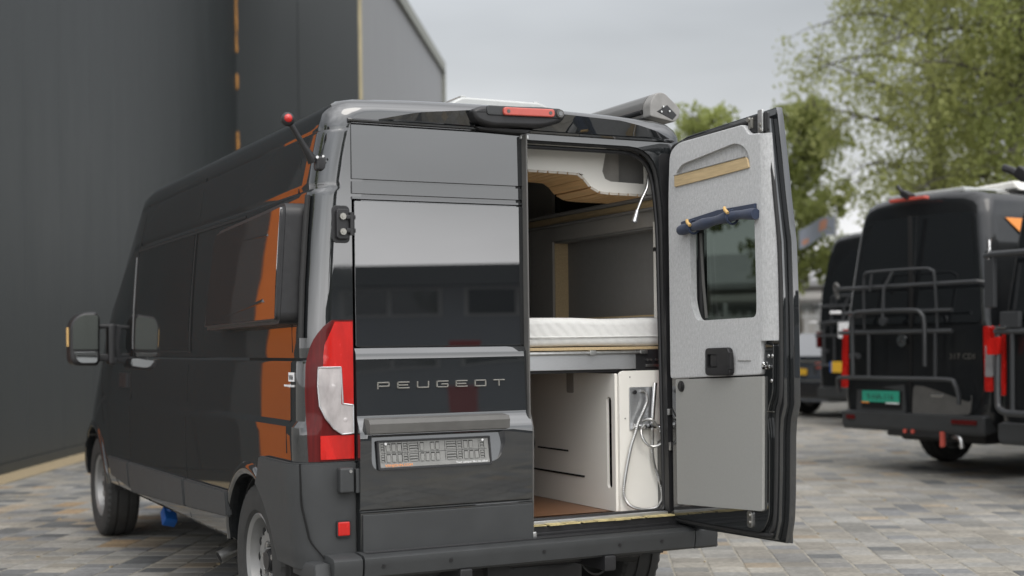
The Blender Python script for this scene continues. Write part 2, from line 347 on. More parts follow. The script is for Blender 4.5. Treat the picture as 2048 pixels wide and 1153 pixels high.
def smooth_curve(pts, n=6):
    P = [Vector(p) for p in pts]; res = []
    for i in range(len(P)-1):
        p0, p1, p2, p3 = P[max(i-1, 0)], P[i], P[i+1], P[min(i+2, len(P)-1)]
        for k in range(n):
            t_ = k/n; res.append(.5*((2*p1) + (p2-p0)*t_ + (2*p0-5*p1+4*p2-p3)*t_*t_ + (3*p1-p0-3*p2+p3)*t_**3))
    res.append(P[-1]); return res
def thing(name, label, cat, loc=(0, 0, 0), rotz=0, group=None, kind=None):
    o = bpy.data.objects.new(name, None); COL.objects.link(o); o.location = loc; o.rotation_euler = (0, 0, rotz)
    if label: o['label'] = label
    if cat: o['category'] = cat
    if group: o['group'] = group
    if kind: o['kind'] = kind
    return o
def tag(o, label=None, cat=None, group=None, kind=None):
    for k, v in (('label', label), ('category', cat), ('group', group), ('kind', kind)):
        if v: o[k] = v
    return o
def boolean(o, cutters, op='DIFFERENCE'):
    o.modifiers.clear()
    for c in cutters: c.modifiers.clear()
    for c in cutters:
        md = o.modifiers.new('b', 'BOOLEAN'); md.operation = op; md.object = c; md.solver = 'EXACT'
    dg = bpy.context.evaluated_depsgraph_get(); me = bpy.data.meshes.new_from_object(o.evaluated_get(dg))
    o.modifiers.clear(); old = o.data; o.data = me; bpy.data.meshes.remove(old)
    for p in me.polygons: p.use_smooth = True
    me.set_sharp_from_angle(angle=R(28)); wn(o)
    for c in cutters: me_ = c.data; bpy.data.objects.remove(c); bpy.data.meshes.remove(me_)
def text(body, size, mtx, m_, name, parent, depth=.0006, fit=None, xs=1.0):
    cu = bpy.data.curves.new('t', 'FONT'); cu.body = body; cu.size = size; cu.extrude = depth; cu.align_x = 'LEFT'; cu.resolution_u = 2
    tmp = bpy.data.objects.new('t', cu); COL.objects.link(tmp)
    dg = bpy.context.evaluated_depsgraph_get(); me = bpy.data.meshes.new_from_object(tmp.evaluated_get(dg))
    bpy.data.objects.remove(tmp); bpy.data.curves.remove(cu)
    if fit:
        wd = max(v.co.x for v in me.vertices) - min(v.co.x for v in me.vertices); xs = fit/wd
    me.transform(mtx @ Matrix.Diagonal((xs, 1, 1, 1)))
    me.materials.clear(); me.materials.append(M[m_]); o = bpy.data.objects.new(name, me); COL.objects.link(o)
    if parent: o.parent = parent
    return o
def lerp(a, b, t_): return a + (b-a)*t_
def interp(x, tab):
    if x <= tab[0][0]: return tab[0][1]
    for (a, va), (b, vb) in zip(tab, tab[1:]):
        if x <= b: return va + (vb-va)*(x-a)/(b-a)
    return tab[-1][1]

# ------------------------------------------------------------------ ground
base = B()
S = 900
# trapezoid of laid pavers (camera side to 30 m out)
def W(lat, dep): p = CAM + rt*lat + fw*dep; return (p.x, p.y)
TR = [W(-7.0, 2.5), W(7.5, 2.5), W(15.5, 27), W(-14, 27)]
OUT = [W(-S, -S), W(S, -S), W(S, S), W(-S, S)]
bmv = [base.bm.verts.new((*p, -.004)) for p in TR] + [base.bm.verts.new((*p, -.004)) for p in OUT]
for i in range(4): base.bm.faces.new((bmv[i], bmv[4+i], bmv[4+(i+1) % 4], bmv[(i+1) % 4]))
bmesh.ops.recalc_face_normals(base.bm, faces=base.bm.faces)
base.out('ground', 'farpave', smooth=0, kind='structure')
jb = B(); jv = [jb.bm.verts.new((*p, -.0032)) for p in TR]; jb.bm.faces.new(jv)
bed = jb.out('sand_bed', 'joint', smooth=0, kind='structure')

paving = thing('paving', 'grey, slate and sandy concrete pavers laid across the yard', None, kind='structure')
A = R(30.5); dcol = Vector((math.sin(A), math.cos(A), 0)); drow = Vector((math.cos(A), -math.sin(A), 0))
PW, PH = .215, .172
TONES = [(.70*t3[0], .685*t3[1], .65*t3[2]) for t3 in [(.315, .31, .295), (.29, .29, .28), (.34, .325, .295), (.265, .265, .262), (.31, .295, .265), (.205, .212, .222), (.165, .172, .178), (.335, .285, .22), (.34, .25, .155), (.25, .248, .235), (.115, .122, .13), (.29, .275, .245)]]
WGT = [12, 12, 9, 9, 10, 8, 5, 6, 3.2, 7, 3.2, 9]
def inside(p):
    q = Vector((p[0], p[1], 0)) - CAM; dep = q.dot(fw); lat = q.dot(rt)
    if dep < 2.6 or dep > 26.8: return None
    k = (dep-2.5)/24.5
    if lat < lerp(-6.9, -13.9, k) or lat > lerp(7.4, 15.4, k): return None
    return lat, dep
rj = random.Random(9)
def paver_geom(c, hx, hy, dz, tilt=(0, 0)):
    vs_ = []; ch = .007; jx = [rj.uniform(-.003, .003) for _ in range(8)]
    for (sx, sy, z, k) in [(-1, -1, -.012, 1), (1, -1, -.012, 1), (1, 1, -.012, 1), (-1, 1, -.012, 1), (-1, -1, -.005, 1), (1, -1, -.005, 1), (1, 1, -.005, 1), (-1, 1, -.005, 1),
                        (-1, -1, 0, 0), (1, -1, 0, 0), (1, 1, 0, 0), (-1, 1, 0, 0)]:
        ci = (sx > 0)*2+(sy > 0); x = sx*(hx + jx[ci] - (0 if k else ch)); y = sy*(hy + jx[4+ci] - (0 if k else ch))
        vs_.append(Vector((x, y, z + dz + (x*tilt[0] + y*tilt[1] if z > -.01 else 0))))
    fs = [(8, 9, 10, 11)] + [(i, (i+1) % 4, 4+(i+1) % 4, 4+i) for i in range(4)] + [(4+i, 4+(i+1) % 4, 8+(i+1) % 4, 8+i) for i in range(4)]
    return vs_, fs
rp_ = random.Random(3)
# wall line of the industrial hall; gravel strip in front of it
WA = R(25.34); WD = Vector((math.sin(WA), math.cos(WA), 0)); WN = Vector((math.cos(WA), -math.sin(WA), 0)); WP = Vector((-1.054, 10.434, 0))
cand = []
for i in range(-140, 140):
    off = rp_.choice((0, .5, .25, .4)) * PH
    run = 0; tone = 0
    for j in range(-220, 220):
        c = drow*(i*PW) + dcol*(j*PH + off)
        il = inside(c)
        if not il: continue
        if (c-WP).dot(WN) < .42 and (c-WP).dot(WD) < 15: continue
        n_ = noise.noise((c.x*.55, c.y*.55, 3.1))
        wg = WGT[:]
        lft = il[0] < -.8
        if lft:
            for q in (5, 6, 10): wg[q] *= 2.2
            wg[8] *= 1.8; wg[7] *= 1.4; wg[10] *= 1.4
        if not lft: wg[8] *= .15; wg[10] *= .3; wg[6] *= .7; wg[7] *= .8
        if n_ > .15: wg = [a_*(2.2 if q in (0, 1, 4, 11) else .4) for q, a_ in enumerate(wg)]
        if run <= 0:
            tone = rp_.choices(range(len(TONES)), wg)[0]; run = rp_.choice((1, 1, 1, 1, 1, 1, 1, 2))
        run -= 1
        cand.append((il[1], il[0], c, tone, rp_.uniform(-.0018, .0018), rp_.random(), rp_.uniform(-.006, .006), rp_.uniform(-.006, .006)))
def visible(dep, lat):
    px = lat/dep*2736 + 1024; py = 690 + 1.34*2736/dep
    if not (0 <= px <= 2048 and py < 1165): return False
    if 430 < px < 1290 and py < 1153: return False
    if 250 < px < 480 and py < 1040 + (px-250)*.18: return False
    if px < 1590 and px > 1290 and py < 1085: return False
    if 165 < px < 270 and py < 1075: return False
    return True
rotm = Matrix((drow, dcol, up)).transposed().to_4x4()
vis = sorted([c for c in cand if visible(c[0], c[1])], key=lambda c: c[0])[:300]
visset = set(id(c) for c in vis)
pm = []
for k, tn in enumerate(TONES):
    for vtx in range(2):
        vs_, fs = paver_geom(None, PW/2-.003, PH/2-.003, 0)
        me = bpy.data.meshes.new('paver'); me.from_pydata([tuple(rotm @ v) for v in vs_], [], fs); me.materials.append(M['paver'])
        ca = me.color_attributes.new('tone', 'FLOAT_COLOR', 'POINT'); sc_ = .90 + .18*vtx
        for d_ in ca.data: d_.color = (*[x*sc_ for x in tn], 1)
        pm.append(me)
for c in vis:
    o = bpy.data.objects.new('paver', pm[c[3]*2 + (c[5] > .5)]); COL.objects.link(o); o.parent = paving
    o.location = (c[2].x, c[2].y, c[4]); o.rotation_euler = (c[6]*.6, c[7]*.6, c[6])
V, F, T = [], [], []
for c in cand:
    if id(c) in visset: continue
    vs_, fs = paver_geom(None, PW/2-.003, PH/2-.003, c[4], (c[6], c[7])); n0 = len(V)
    for v in vs_: q = rotm @ v; V.append((q.x+c[2].x, q.y+c[2].y, q.z))
    F += [tuple(i_+n0 for i_ in f_) for f_ in fs]; s_ = .86+.26*c[5]; T += [(*[x*s_ for x in TONES[c[3]]], 1)]*12
me = bpy.data.meshes.new('paver_field'); me.from_pydata(V, [], F); me.materials.append(M['paver'])
ca = me.color_attributes.new('tone', 'FLOAT_COLOR', 'POINT')
ca.data.foreach_set('color', [x for t_ in T for x in t_])
o = bpy.data.objects.new('paver_field', me); COL.objects.link(o); o.parent = paving; o['kind'] = 'stuff'
# gravel margin at the foot of the hall
g = B()
a0 = WP - WD*14; a1 = WP + WD*14.8
q = [a0+WN*.03, a0+WN*.42, a1+WN*.42, a1+WN*.03]
g.bm.faces.new([g.bm.verts.new((p.x, p.y, .004)) for p in q])
g.out('gravel_strip', 'sand', smooth=0, kind='structure')
# small weeds and grit lodged in the joints
gb = B(); rg = random.Random(5)
for k in range(420):
    c = rg.choice(cand)
    if c[0] > 16: continue
    p = c[2] + drow*(PW/2 + rg.uniform(-.01, .01)) + dcol*rg.uniform(-.08, .08)
    r_ = rg.uniform(.003, .011)
    gb.box((p.x, p.y, .002), (r_*2, r_*1.4, r_), rot=(Vector((0, 0, 1)), rg.uniform(0, 3)))
gb.out('grit', 'sand', smooth=0, kind='stuff')

# ------------------------------------------------------------------ industrial hall
hall = thing('industrial_hall', 'tall anthracite clad industrial hall with a gable coloured paler as sky sheen behind the camper', 'building', tuple(WP))
HH = 10.2; L1 = 14.857
def wpt(s, off=0, z=0): p = WD*s + WN*off; return Vector((p.x, p.y, z))
def wallpanels(p0, d, n, length, step, start, mname, first=0):
    # one part per cladding sheet, 8 mm joints, tiny fold along each edge
    s = -start
    bounds = []
    while s < length:
        bounds.append((max(s, first), min(s+step, length))); s += step
    for a, b_ in bounds:
        if b_-a < .03: continue
        bb = B(); c = p0 + d*((a+b_)/2)
        mt = Matrix.Translation((c.x, c.y, HH/2+.06)) @ Matrix((d, n, up)).transposed().to_4x4()
        tmp = bmesh.new(); bmesh.ops.create_cube(tmp, size=1); bmesh.ops.scale(tmp, vec=(b_-a-.007, .05, HH-.12), verts=tmp.verts)
        bmesh.ops.bevel(tmp, geom=[e for e in tmp.edges if abs(e.verts[0].co.z-e.verts[1].co.z) > 1], offset=.004, segments=1, affect='EDGES')
        bb._add(tmp, mt); bb.out('cladding_panel', mname, hall)
wallpanels(Vector((0, 0, 0)), WD, WN, L1, 1.36, .51+5.44, 'cladd', first=-5.4)
c1 = WD*L1; D2 = WN; N2 = -WD; L2 = 2.67
wallpanels(c1, D2, N2, L2, 1.36, 0, 'cladd')
c2 = c1 + D2*L2
D3 = Vector((7.49, 12.48, 0)).normalized(); N3 = Vector((D3.y, -D3.x, 0)); L3 = 14.55
wallpanels(c2, D3, N3, L3, 1.2, 0, 'clad_sheen')
def wbox(p0, d, n, a, b_, off, th, z0, z1, mname, nm):
    bb = B(); c = p0 + d*((a+b_)/2) + n*off
    bb._add_box = None
    tmp = bmesh.new(); bmesh.ops.create_cube(tmp, size=1); bmesh.ops.scale(tmp, vec=(b_-a, th, z1-z0), verts=tmp.verts)
    bb._add(tmp, Matrix.Translation((c.x, c.y, (z0+z1)/2)) @ Matrix((d, n, up)).transposed().to_4x4())
    return bb.out(nm, mname, hall, smooth=0)
wbox(Vector(), WD, WN, -5.4, L1, -.035, .06, 0, HH, 'seam', 'backing_sheet')
wbox(c1, D2, N2, 0, L2, -.035, .06, 0, HH, 'seam', 'backing_sheet')
wbox(c2, D3, N3, 0, L3, -.035, .06, 0, HH, 'fardark', 'backing_sheet')
wbox(Vector(), WD, WN, -5.4, L1, .0, .08, 0, .115, 'cladd', 'plinth')
wbox(c1, D2, N2, 0, L2, .0, .08, 0, .115, 'cladd', 'plinth')
wbox(c2, D3, N3, -.03, .20, .032, .03, 0, HH, 'trimtan', 'corner_trim')
wbox(c2, D3, N3, 0, L3+.1, .05, .16, HH-.02, HH+.30, 'trimgrey', 'roof_capping')
wbox(c2, D3, N3, L3-.05, L3+.12, .05, .16, 0, HH, 'trimgrey', 'edge_trim')
wbox(c1, D2, N2, 0, L2, .0, .3, HH, HH+.3, 'trimgrey', 'roof_capping')
wbox(Vector(), WD, WN, -5.4, L1, .0, .3, HH, HH+.3, 'trimgrey', 'roof_capping')
fb = B(); rf = random.Random(2); z = .3
for z0, z1 in ((8.15, 9.9), (7.75, 8.15), (6.95, 7.3), (5.6, 6.05), (5.1, 5.5), (4.75, 5.0), (4.4, 4.6), (4.05, 4.25), (3.2, 3.5), (2.2, 2.9)):
    p = c1 + (D2+N2).normalized()*.05
    pts = [(p.x+rf.uniform(-.004, .004), p.y, lerp(z0, z1, k/8)) for k in range(9)]
    fb.tube(pts, .02, 7, rs=[.006]+[rf.uniform(.018, .034) for _ in range(7)]+[.006])
fb.out('sealant_bead', 'foam', hall)
# orange sliding gate leaf beside the camper (out of frame, mirrored in the camper's flank)
wbox(Vector(), WD, WN, -4.70, -4.20, .05, .06, .12, 4.3, 'orangewall', 'orange_wall_panel')
wbox(Vector(), WD, WN, -4.20, -3.92, .055, .07, .12, 4.4, 'bdark', 'door_post')
wbox(Vector(), WD, WN, -5.40, -4.70, .055, .07, .12, 4.4, 'bdark', 'door_post')

# ------------------------------------------------------------------ camper van (origin: middle of the rear door plane on the ground)
van = thing('camper_van', 'black high-roof camper van with its right rear door open on a bed and shower', 'van')
ROWS = [(0, .40), (.90, .40), (.965, .41), (.995, .435), (1.008, .50), (1.016, .62), (1.022, .80), (1.025, .975), (1.023, 1.012), (1.003, 1.036), (1.002, 1.16), (.999, 1.272),
        (.997, 1.284), (.984, 1.297), (.985, 1.318), (.985, 1.40), (.976, 1.60), (.962, 1.80), (.948, 1.965), (.944, 1.985), (.933, 1.997), (.933, 2.012), (.936, 2.025),
        (.918, 2.14), (.900, 2.228), (.897, 2.238), (.890, 2.243), (.890, 2.252), (.890, 2.262), (.878, 2.315), (.855, 2.348), (.815, 2.372), (.75, 2.384), (.5, 2.396), (.25, 2.402), (0, 2.404)]
ZT = 2.404
TOPT = [(-1, ZT), (3.40, ZT), (3.62, 2.385), (3.84, 2.25), (4.1, 2.06), (4.4, 1.82), (4.8, 1.52), (5.1, 1.26), (5.35, 1.12), (5.6, .98), (5.75, .82), (5.82, .62), (5.84, .5)]
WT = [(-1, 1), (4.9, 1), (5.1, .99), (5.4, .95), (5.6, .89), (5.75, .79), (5.82, .62), (5.84, .4)]
def rowz(z, y):
    top = interp(y, TOPT)
    if top >= ZT-1e-6: return z
    zA = z if z <= 1.33 else 1.33 + (z-1.33)*max(top-1.33, .02)/(ZT-1.33)
    zB = .40 + (z-.40)*(top-.40)/(ZT-.40)
    k = min(1, max(0, (1.85-top)/.45)); k = k*k*(3-2*k)
    return lerp(zA, zB, k)
def roww(w_, z, y):
    # the shoulder crease fades out ahead of the rear wheel
    if .98 < z < 1.2 or (1.16 <= z <= 1.2):
        f = min(1, max(.25, (2.2-y)/1.4)) if y > .8 else 1
        w_ = lerp(1.016, w_, f) if z >= 1.03 else w_
    return w_ * interp(y, WT)
def shell_mesh(rows, ys, zfun, wfun, rr, name, rear_lean=None):
    bb = B(); rings = []
    for y in ys:
        d = 0
        if y < rr: d = rr - math.sqrt(max(0, rr*rr - (rr-y)**2))
        half = []
        for w_, z in rows:
            zz = zfun(z, y); ww = wfun(w_, z, y)
            kz = min(1, max(0, (z-2.25)/.17)) if rows is ROWS else min(1, max(0, (z-2.4)/.2))
            ww = max(0, ww - d) if w_ > 0 else 0
            zz = zz - d*.75*kz
            yy = y + (rear_lean(z) if rear_lean and y < 1.2 else 0)*(1 if y < .3 else max(0, 1-(y-.3)/.9))
            half.append(Vector((ww, yy, zz)))
        ring = half + [Vector((-p.x, p.y, p.z)) for p in half[-2:0:-1]]
        rings.append([bb.bm.verts.new(p) for p in ring])
    n = len(rings[0])
    for a, b_ in zip(rings, rings[1:]):
        for i in range(n): bb.bm.faces.new((a[i], a[(i+1) % n], b_[(i+1) % n], b_[i]))
    bb.bm.faces.new(rings[0][::-1]); bb.bm.faces.new(rings[-1])
    bmesh.ops.recalc_face_normals(bb.bm, faces=bb.bm.faces)
    return bb
YS = [0, .004, .014, .03, .05, .075, .105, .2, .4, .8, 1.0, 1.3, 1.6, 1.9, 2.2, 2.8, 3.3, 3.4, 3.5, 3.62, 3.73, 3.84, 3.97, 4.1, 4.25, 4.4, 4.6, 4.8, 4.95, 5.1, 5.25, 5.35, 5.5, 5.6, 5.7, 5.75, 5.79, 5.82, 5.84]
body = shell_mesh(ROWS, YS, rowz, roww, .105, 'body').out('body', 'paint', van)
RA, FA, HZ, RAD = .76, 4.80, .365, .36
cut = []
for y, rr in ((RA, .405), (FA, .43)):
    for sx in (-1, 1):
        c = B(); c.cyl((sx*.62, y, HZ), (sx*1.3, y, HZ), rr, n=56); cut.append(c.out('cut', 'paint'))
c = B(); c.box((0, 1.72, 1.58), (1.72, 3.30, 1.42), .05, 2); cut.append(c.out('cut', 'paint'))
c = B(); c.box((0, 1.72, .72), (1.12, 3.30, .37), .0); cut.append(c.out('cut', 'paint'))
APER = roundpoly([(-.768, .535), (.768, .535), (.748, 1.95), (.705, 2.245), (-.705, 2.245), (-.748, 1.95)], [.03, .03, .3, .16, .16, .3], 6)
c = B(); c.box((.88, .73, 1.6875), (.15, 1.056, .431)); cut.append(c.out('cut', 'paint'))
c = B(); c.prism(APER, 'y', -.3, .3); cut.append(c.out('cut', 'paint'))
c = B(); c.box((0, .2, .72), (1.535, .4, .37)); cut.append(c.out('cut', 'paint'))
boolean(body, cut)

def side_x(y, z):
    # body half width at (y, z)
    pts = [(rowz(z_, y), roww(w_, z_, y)) for w_, z_ in ROWS[3:31]]
    return interp(z, pts)
def side_patch(bb, q, off, th, nu=10, nv=6, xo=0):
    # q: corners (y,z) rear-bottom, front-bottom, front-top, rear-top
    def fn(u, v):
        y = lerp(lerp(q[0][0], q[1][0], u), lerp(q[3][0], q[2][0], u), v); z = lerp(lerp(q[0][1], q[1][1], u), lerp(q[3][1], q[2][1], u), v)
        return (-(side_x(y, z)+off), y, z), (-1, 0, 0)
    bb.shell(fn, nu, nv, th); return bb
# side glass, doors and seams on the visible flank
b = B(); side_patch(b, [(2.03, 1.335), (3.40, 1.335), (3.34, 1.955), (1.99, 1.955)], .004, .012); b.out('side_window', 'glass_w', van)
sw = van.children[-1] if False else None
b = B(); side_patch(b, [(3.53, 1.345), (4.30, 1.34), (3.82, 1.80), (3.53, 1.93)], .004, .010, 8, 8); b.out('front_door_window', 'glass_w', van)
b = B()
side_patch(b, [(3.462, .44), (3.475, .44), (3.475, 1.335), (3.462, 1.335)], .0012, .004, 1, 10)
side_patch(b, [(3.462, 1.335), (3.475, 1.335), (3.475, 2.03), (3.462, 2.03)], .0012, .004, 1, 10)
side_patch(b, [(1.975, 1.33), (2.000, 1.33), (1.965, 1.965), (1.940, 1.965)], .0052, .008, 1, 6)
side_patch(b, [(1.96, .44), (1.97, .44), (1.97, .98), (1.96, .98)], .0012, .004, 1, 6)
side_patch(b, [(1.96, 1.06), (1.968, 1.06), (1.968, 1.26), (1.96, 1.26)], .0012, .004, 1, 4)
side_patch(b, [(1.95, 2.03), (1.958, 2.03), (1.97, 2.34), (1.962, 2.34)], .0012, .004, 1, 4)
side_patch(b, [(3.44, 2.03), (3.448, 2.03), (3.40, 2.25), (3.392, 2.25)], .0012, .004, 1, 4)
side_patch(b, [(1.0, 1.957), (3.47, 1.957), (3.47, 1.969), (1.0, 1.969)], .003, .006, 14, 1)
side_patch(b, [(1.97, 1.322), (3.46, 1.322), (3.46, 1.334), (1.97, 1.334)], .003, .006, 14, 1)
side_patch(b, [(.165, .90), (.172, .90), (.172, 1.28), (.165, 1.28)], .0012, .004, 1, 8)
side_patch(b, [(.19, 1.32), (.197, 1.32), (.26, 2.24), (.253, 2.24)], .0012, .004, 1, 8)
side_patch(b, [(4.36, .83), (4.37, .83), (4.55, 1.26), (4.54, 1.26)], .0012, .004, 1, 6)
side_patch(b, [(3.95, .44), (4.28, .60), (4.30, .60), (3.97, .44)], .0012, .004, 6, 1)
b.out('shut_line', 'seam', van, smooth=0)
# pressed flares round the wheel arches
for yc, rr, aa in ((RA, .404, (62, 196)), (FA, .430, (-12, 192))):
    b = B()
    def afn(u, v):
        a = R(lerp(aa[0], aa[1], u)); rad_ = rr + .062*v; y = yc - math.cos(a)*rad_; z = HZ + math.sin(a)*rad_
        z = max(z, .42); bump_ = .015*math.sin(PI*min(1, .15+v*.85)) if v < 1 else -.004
        return (-(side_x(min(y, 5.2), z) + bump_), y, z), (-1, 0, 0)
    b.shell(afn, 44, 6, .012); b.out('arch_flare', 'paint', van)
# bump trims of grey plastic along the sill
for q in ([(1.10, .535), (1.945, .50), (1.945, .650), (1.10, .660)], [(1.99, .497), (3.45, .44), (3.45, .632), (1.99, .648)], [(3.49, .46), (4.06, .50), (4.16, .625), (3.49, .632)]):
    b = B(); side_patch(b, q, .026, .03, 10, 3)
    bmesh.ops.bevel(b.bm, geom=[e for e in b.bm.edges if e.calc_face_angle(0) > .9], offset=.008, segments=2, affect='EDGES')
    b.out('side_trim', 'plastic', van)
# flared window pod
b = B()
pod = roundpoly([(.10, 1.44), (1.33, 1.43), (1.20, 1.905), (.10, 1.945)], [.05, .03, .05, .06], 5)
tmp = bmesh.new()
def podx(y, z): return -(side_x(.5, z) + lerp(.098, .094, min(1, max(0, (y-.1)/1.2))))
va = [tmp.verts.new((podx(y, z), y, z)) for y, z in pod]; vb = [tmp.verts.new((-.90, y+(-.02 if y < .3 else .03), z)) for y, z in pod]
tmp.faces.new(va)
for i in range(len(pod)): tmp.faces.new((va[i], vb[i], vb[(i+1) % len(pod)], va[(i+1) % len(pod)]))
tmp.faces.new(vb[::-1]); bmesh.ops.recalc_face_normals(tmp, faces=tmp.faces)
bmesh.ops.bevel(tmp, geom=[e for e in tmp.edges if e.verts[0] in va and e.verts[1] in va], offset=.016, segments=3, affect='EDGES')
b._add(tmp); podo = b.out('window_pod', 'blackplastic', van, label='bulged black window housing on the flank')
b = B()
def face_fn(u, v):
    y = lerp(.125, lerp(1.29, 1.175, v), u); z = lerp(lerp(1.462, 1.452, u), lerp(1.922, 1.885, u), v); return (podx(y, z)-.003, y, z), (-1, 0, 0)
b.shell(face_fn, 16, 10, .01); b.out('pod_glass', 'glass_p', podo)
b = B()
def pw(pts, o0, o1):
    tmp = bmesh.new(); top = [tmp.verts.new((podx(y, z)-o, y, z)) for y, z, o in pts]; bot = [tmp.verts.new((podx(y, z)+.004, y, z)) for y, z, o in pts]
    n = len(pts); tmp.faces.new(top); tmp.faces.new(bot[::-1])
    for i in range(n): tmp.faces.new((top[i], bot[i], bot[(i+1) % n], top[(i+1) % n]))
    bmesh.ops.recalc_face_normals(tmp, faces=tmp.faces); b._add(tmp)
pw([(.30, 1.535, .010), (.30, 1.552, .002), (1.05, 1.480, .001), (1.05, 1.476, .002)], 0, 0)
pw([(.28, 1.815, .008), (.28, 1.828, .002), (.95, 1.832, .002), (.95, 1.828, .001)], 0, 0)
b.out('pressed_rib', 'glass', podo)
b = B()
for z in (1.47, 1.9): pass
pr = [(-(side_x(.08, z)+.006), .062, z) for z in (1.38, 1.45, 1.6, 1.8, 1.9, 1.97)]
b.tube(pr, .012, 8)
b.out('rubber_seal', 'rubber', podo)
# A dark liner in each arch plus axle
for y, rr in ((RA, .403), (FA, .428)):
    for sx in (-1, 1):
        b = B()
        prof = [(sx*.60, rr), (sx*.955, rr), (sx*.955, rr-.008), (sx*.60, rr-.008)]
        b.lathe(prof, (0, y, HZ), 40)
        # keep the upper part only
        bmesh.ops.delete(b.bm, geom=[v for v in b.bm.verts if v.co.z < .30], context='VERTS')
        b.box((sx*.60, y, .62), (.01, rr*1.9, .5))
        b.out('arch_liner', 'rubber', van)
b = B(); b.box((0, 2.7, .42), (1.2, 5.0, .16), .03); b.box((0, .30, .40), (1.3, .5, .1), .02)
b.cyl((-.7, RA, .33), (.7, RA, .33), .045); b.cyl((-.7, FA, .33), (.7, FA, .33), .03)
b.box((-.35, .1, .37), (.06, .5, .07), .01); b.box((.35, .1, .37), (.06, .5, .07), .01); b.box((.15, .42, .27), (.5, .5, .16), .04)
b.tube([(.35, 1.2, .33), (.55, .6, .28), (.62, .25, .35)], .035)
b.out('underbody', 'blackplastic', van)
b = B()
b.tube(smooth_curve([(-.50, 2.1, .36), (-.60, 1.9, .355), (-.72, 1.74, .33), (-.83, 1.68, .295), (-.925, 1.67, .258)]), .034, 16)
b.out('exhaust_pipe', 'zinc', van)
b = B(); b.cyl((-.915, 1.6705, .262), (-.9265, 1.6698, .2573), .030, n=20); b.out('exhaust_mouth', 'seam', van)
b = B(); b.box((-.72, 3.75, .235), (.09, .13, .07), .012, rot=(Vector((1, .4, 0)), .7)); b.cyl((-.72, 3.75, .26), (-.70, 3.75, .36), .02)
b.out('drain_valve', 'blue', van, label='blue valve hanging under the sill')
b = B()
b.box((-.14, .0, .36), (.11, .05, .06), .008); b.cyl((.42, .2, .36), (.56, .2, .34), .035); b.cyl((.6, .25, .35), (.72, .25, .33), .045, .04); b.box((.1, .05, .385), (.9, .04, .03), .006)
b.out('tow_bracket', 'rubber', van, kind='stuff')

# wheels
def wheel(name_parent, x, y, sx, hz=HZ, rad=RAD, wd=.225, label=None, par=None, rimmat='steel', nn=96):
    w_ = bpy.data.objects.new('wheel', None); COL.objects.link(w_); w_.parent = name_parent; w_.location = (x, y, hz)
    if sx > 0: w_.rotation_euler = (0, 0, PI)
    # local: outboard is -x
    h = wd/2; rim = rad*.60
    prof = [(-h*.82, rim), (-h*.98, rim+.02), (-h*1.06, rad*.78), (-h*1.02, rad*.90), (-h*.93, rad*.965), (-h*.80, rad*.99)]
    gr = []
    for c_ in (-.50, -.17, .17, .50):
        gr += [((c_-.045)*wd, rad), ((c_-.038)*wd, rad-.009), ((c_+.038)*wd, rad-.009), ((c_+.045)*wd, rad)]
    prof += [(-h*.78, rad*.995)] + gr[0:0] + [(x_, r_) for x_, r_ in gr if abs(x_) < h*.78] + [(h*.78, rad*.995), (h*.80, rad*.99), (h*.93, rad*.965), (h*1.02, rad*.90), (h*1.06, rad*.78), (h*.98, rim+.02), (h*.82, rim)]
    def mod(k, i):
        xx, rr = prof[i]
        if rr >= rad*.96 and abs(xx) > h*.7: return -.008 if k % 2 == 0 else 0
        return 0
    bb = B(); bb.lathe(prof, (0, 0, 0), nn, mod); tyre_ = bb.out('tyre', 'tyre', w_, smooth=30)
    bb = B(); bb.lathe([(-h*.84, rim+.008), (-h*.90, rim-.002), (-h*.78, rim-.018), (-h*.25, rim-.03), (-h*.25, rim-.045), (-h*.45, rim-.07), (-h*.52, rim*.62), (-h*.50, rim*.42), (-h*.30, rim*.34), (-h*.30, .02), (h*.1, .02), (h*.1, rim-.02), (h*.82, rim-.01), (h*.82, rim+.008)], (0, 0, 0), 48)
    rim_ = bb.out('rim', rimmat, w_)
    bb = B()
    for k in range(12):
        a = 2*PI*k/12; bb.sph((-h*.49, math.cos(a)*rim*.66, math.sin(a)*rim*.66), .022, (.25, 1, 1), 12)
    bb.out('rim_opening', 'seam', rim_) if False else bb.out('rim_opening', 'seam', w_)
    bb = B(); bb.cyl((-h*.25, 0, 0), (-h*.62, 0, 0), .058, .05, 24, .006)
    bb.out('hub_cap', 'blackplastic', w_)
    bb = B()
    for k in range(5):
        a = 2*PI*k/5+.3; bb.cyl((-h*.28, math.cos(a)*.072, math.sin(a)*.072), (-h*.58, math.cos(a)*.072, math.sin(a)*.072), .013, n=6)
    bb.out('wheel_bolts', 'zinc', w_)
    return w_
for (x, y, sx) in ((-.875, RA, -1), (.875, RA, 1), (-.875, FA, -1), (.875, FA, 1)): wheel(van, x, y, sx)

# rear corner surface helper: u = arc length from the door edge (x=-.785) round to the flank
def corner(u, z, off):
    w_ = side_x(.2, z); rr = .105
    L0 = (w_-rr) - .785
    if u <= L0: return (-(.785+u), .0-off, z), (0, -1, 0)
    a = (u-L0)/rr
    if a <= PI/2: n_ = (-math.sin(a), -math.cos(a), 0); return (-(w_-rr) + n_[0]*(rr+off), rr + n_[1]*(rr+off), z), n_
    return (-(w_+off), rr + (a-PI/2)*rr, z), (-1, 0, 0)
def strip(bb, fl, fr, z0, z1, off, th, nu=14, nv=14):
    def fn(a, c_):
        z = lerp(z0, z1, c_); u = lerp(fr(z), fl(z), a); return corner(u, z, off(z) if callable(off) else off)
    bb.shell(fn, nu, nv, th); return bb
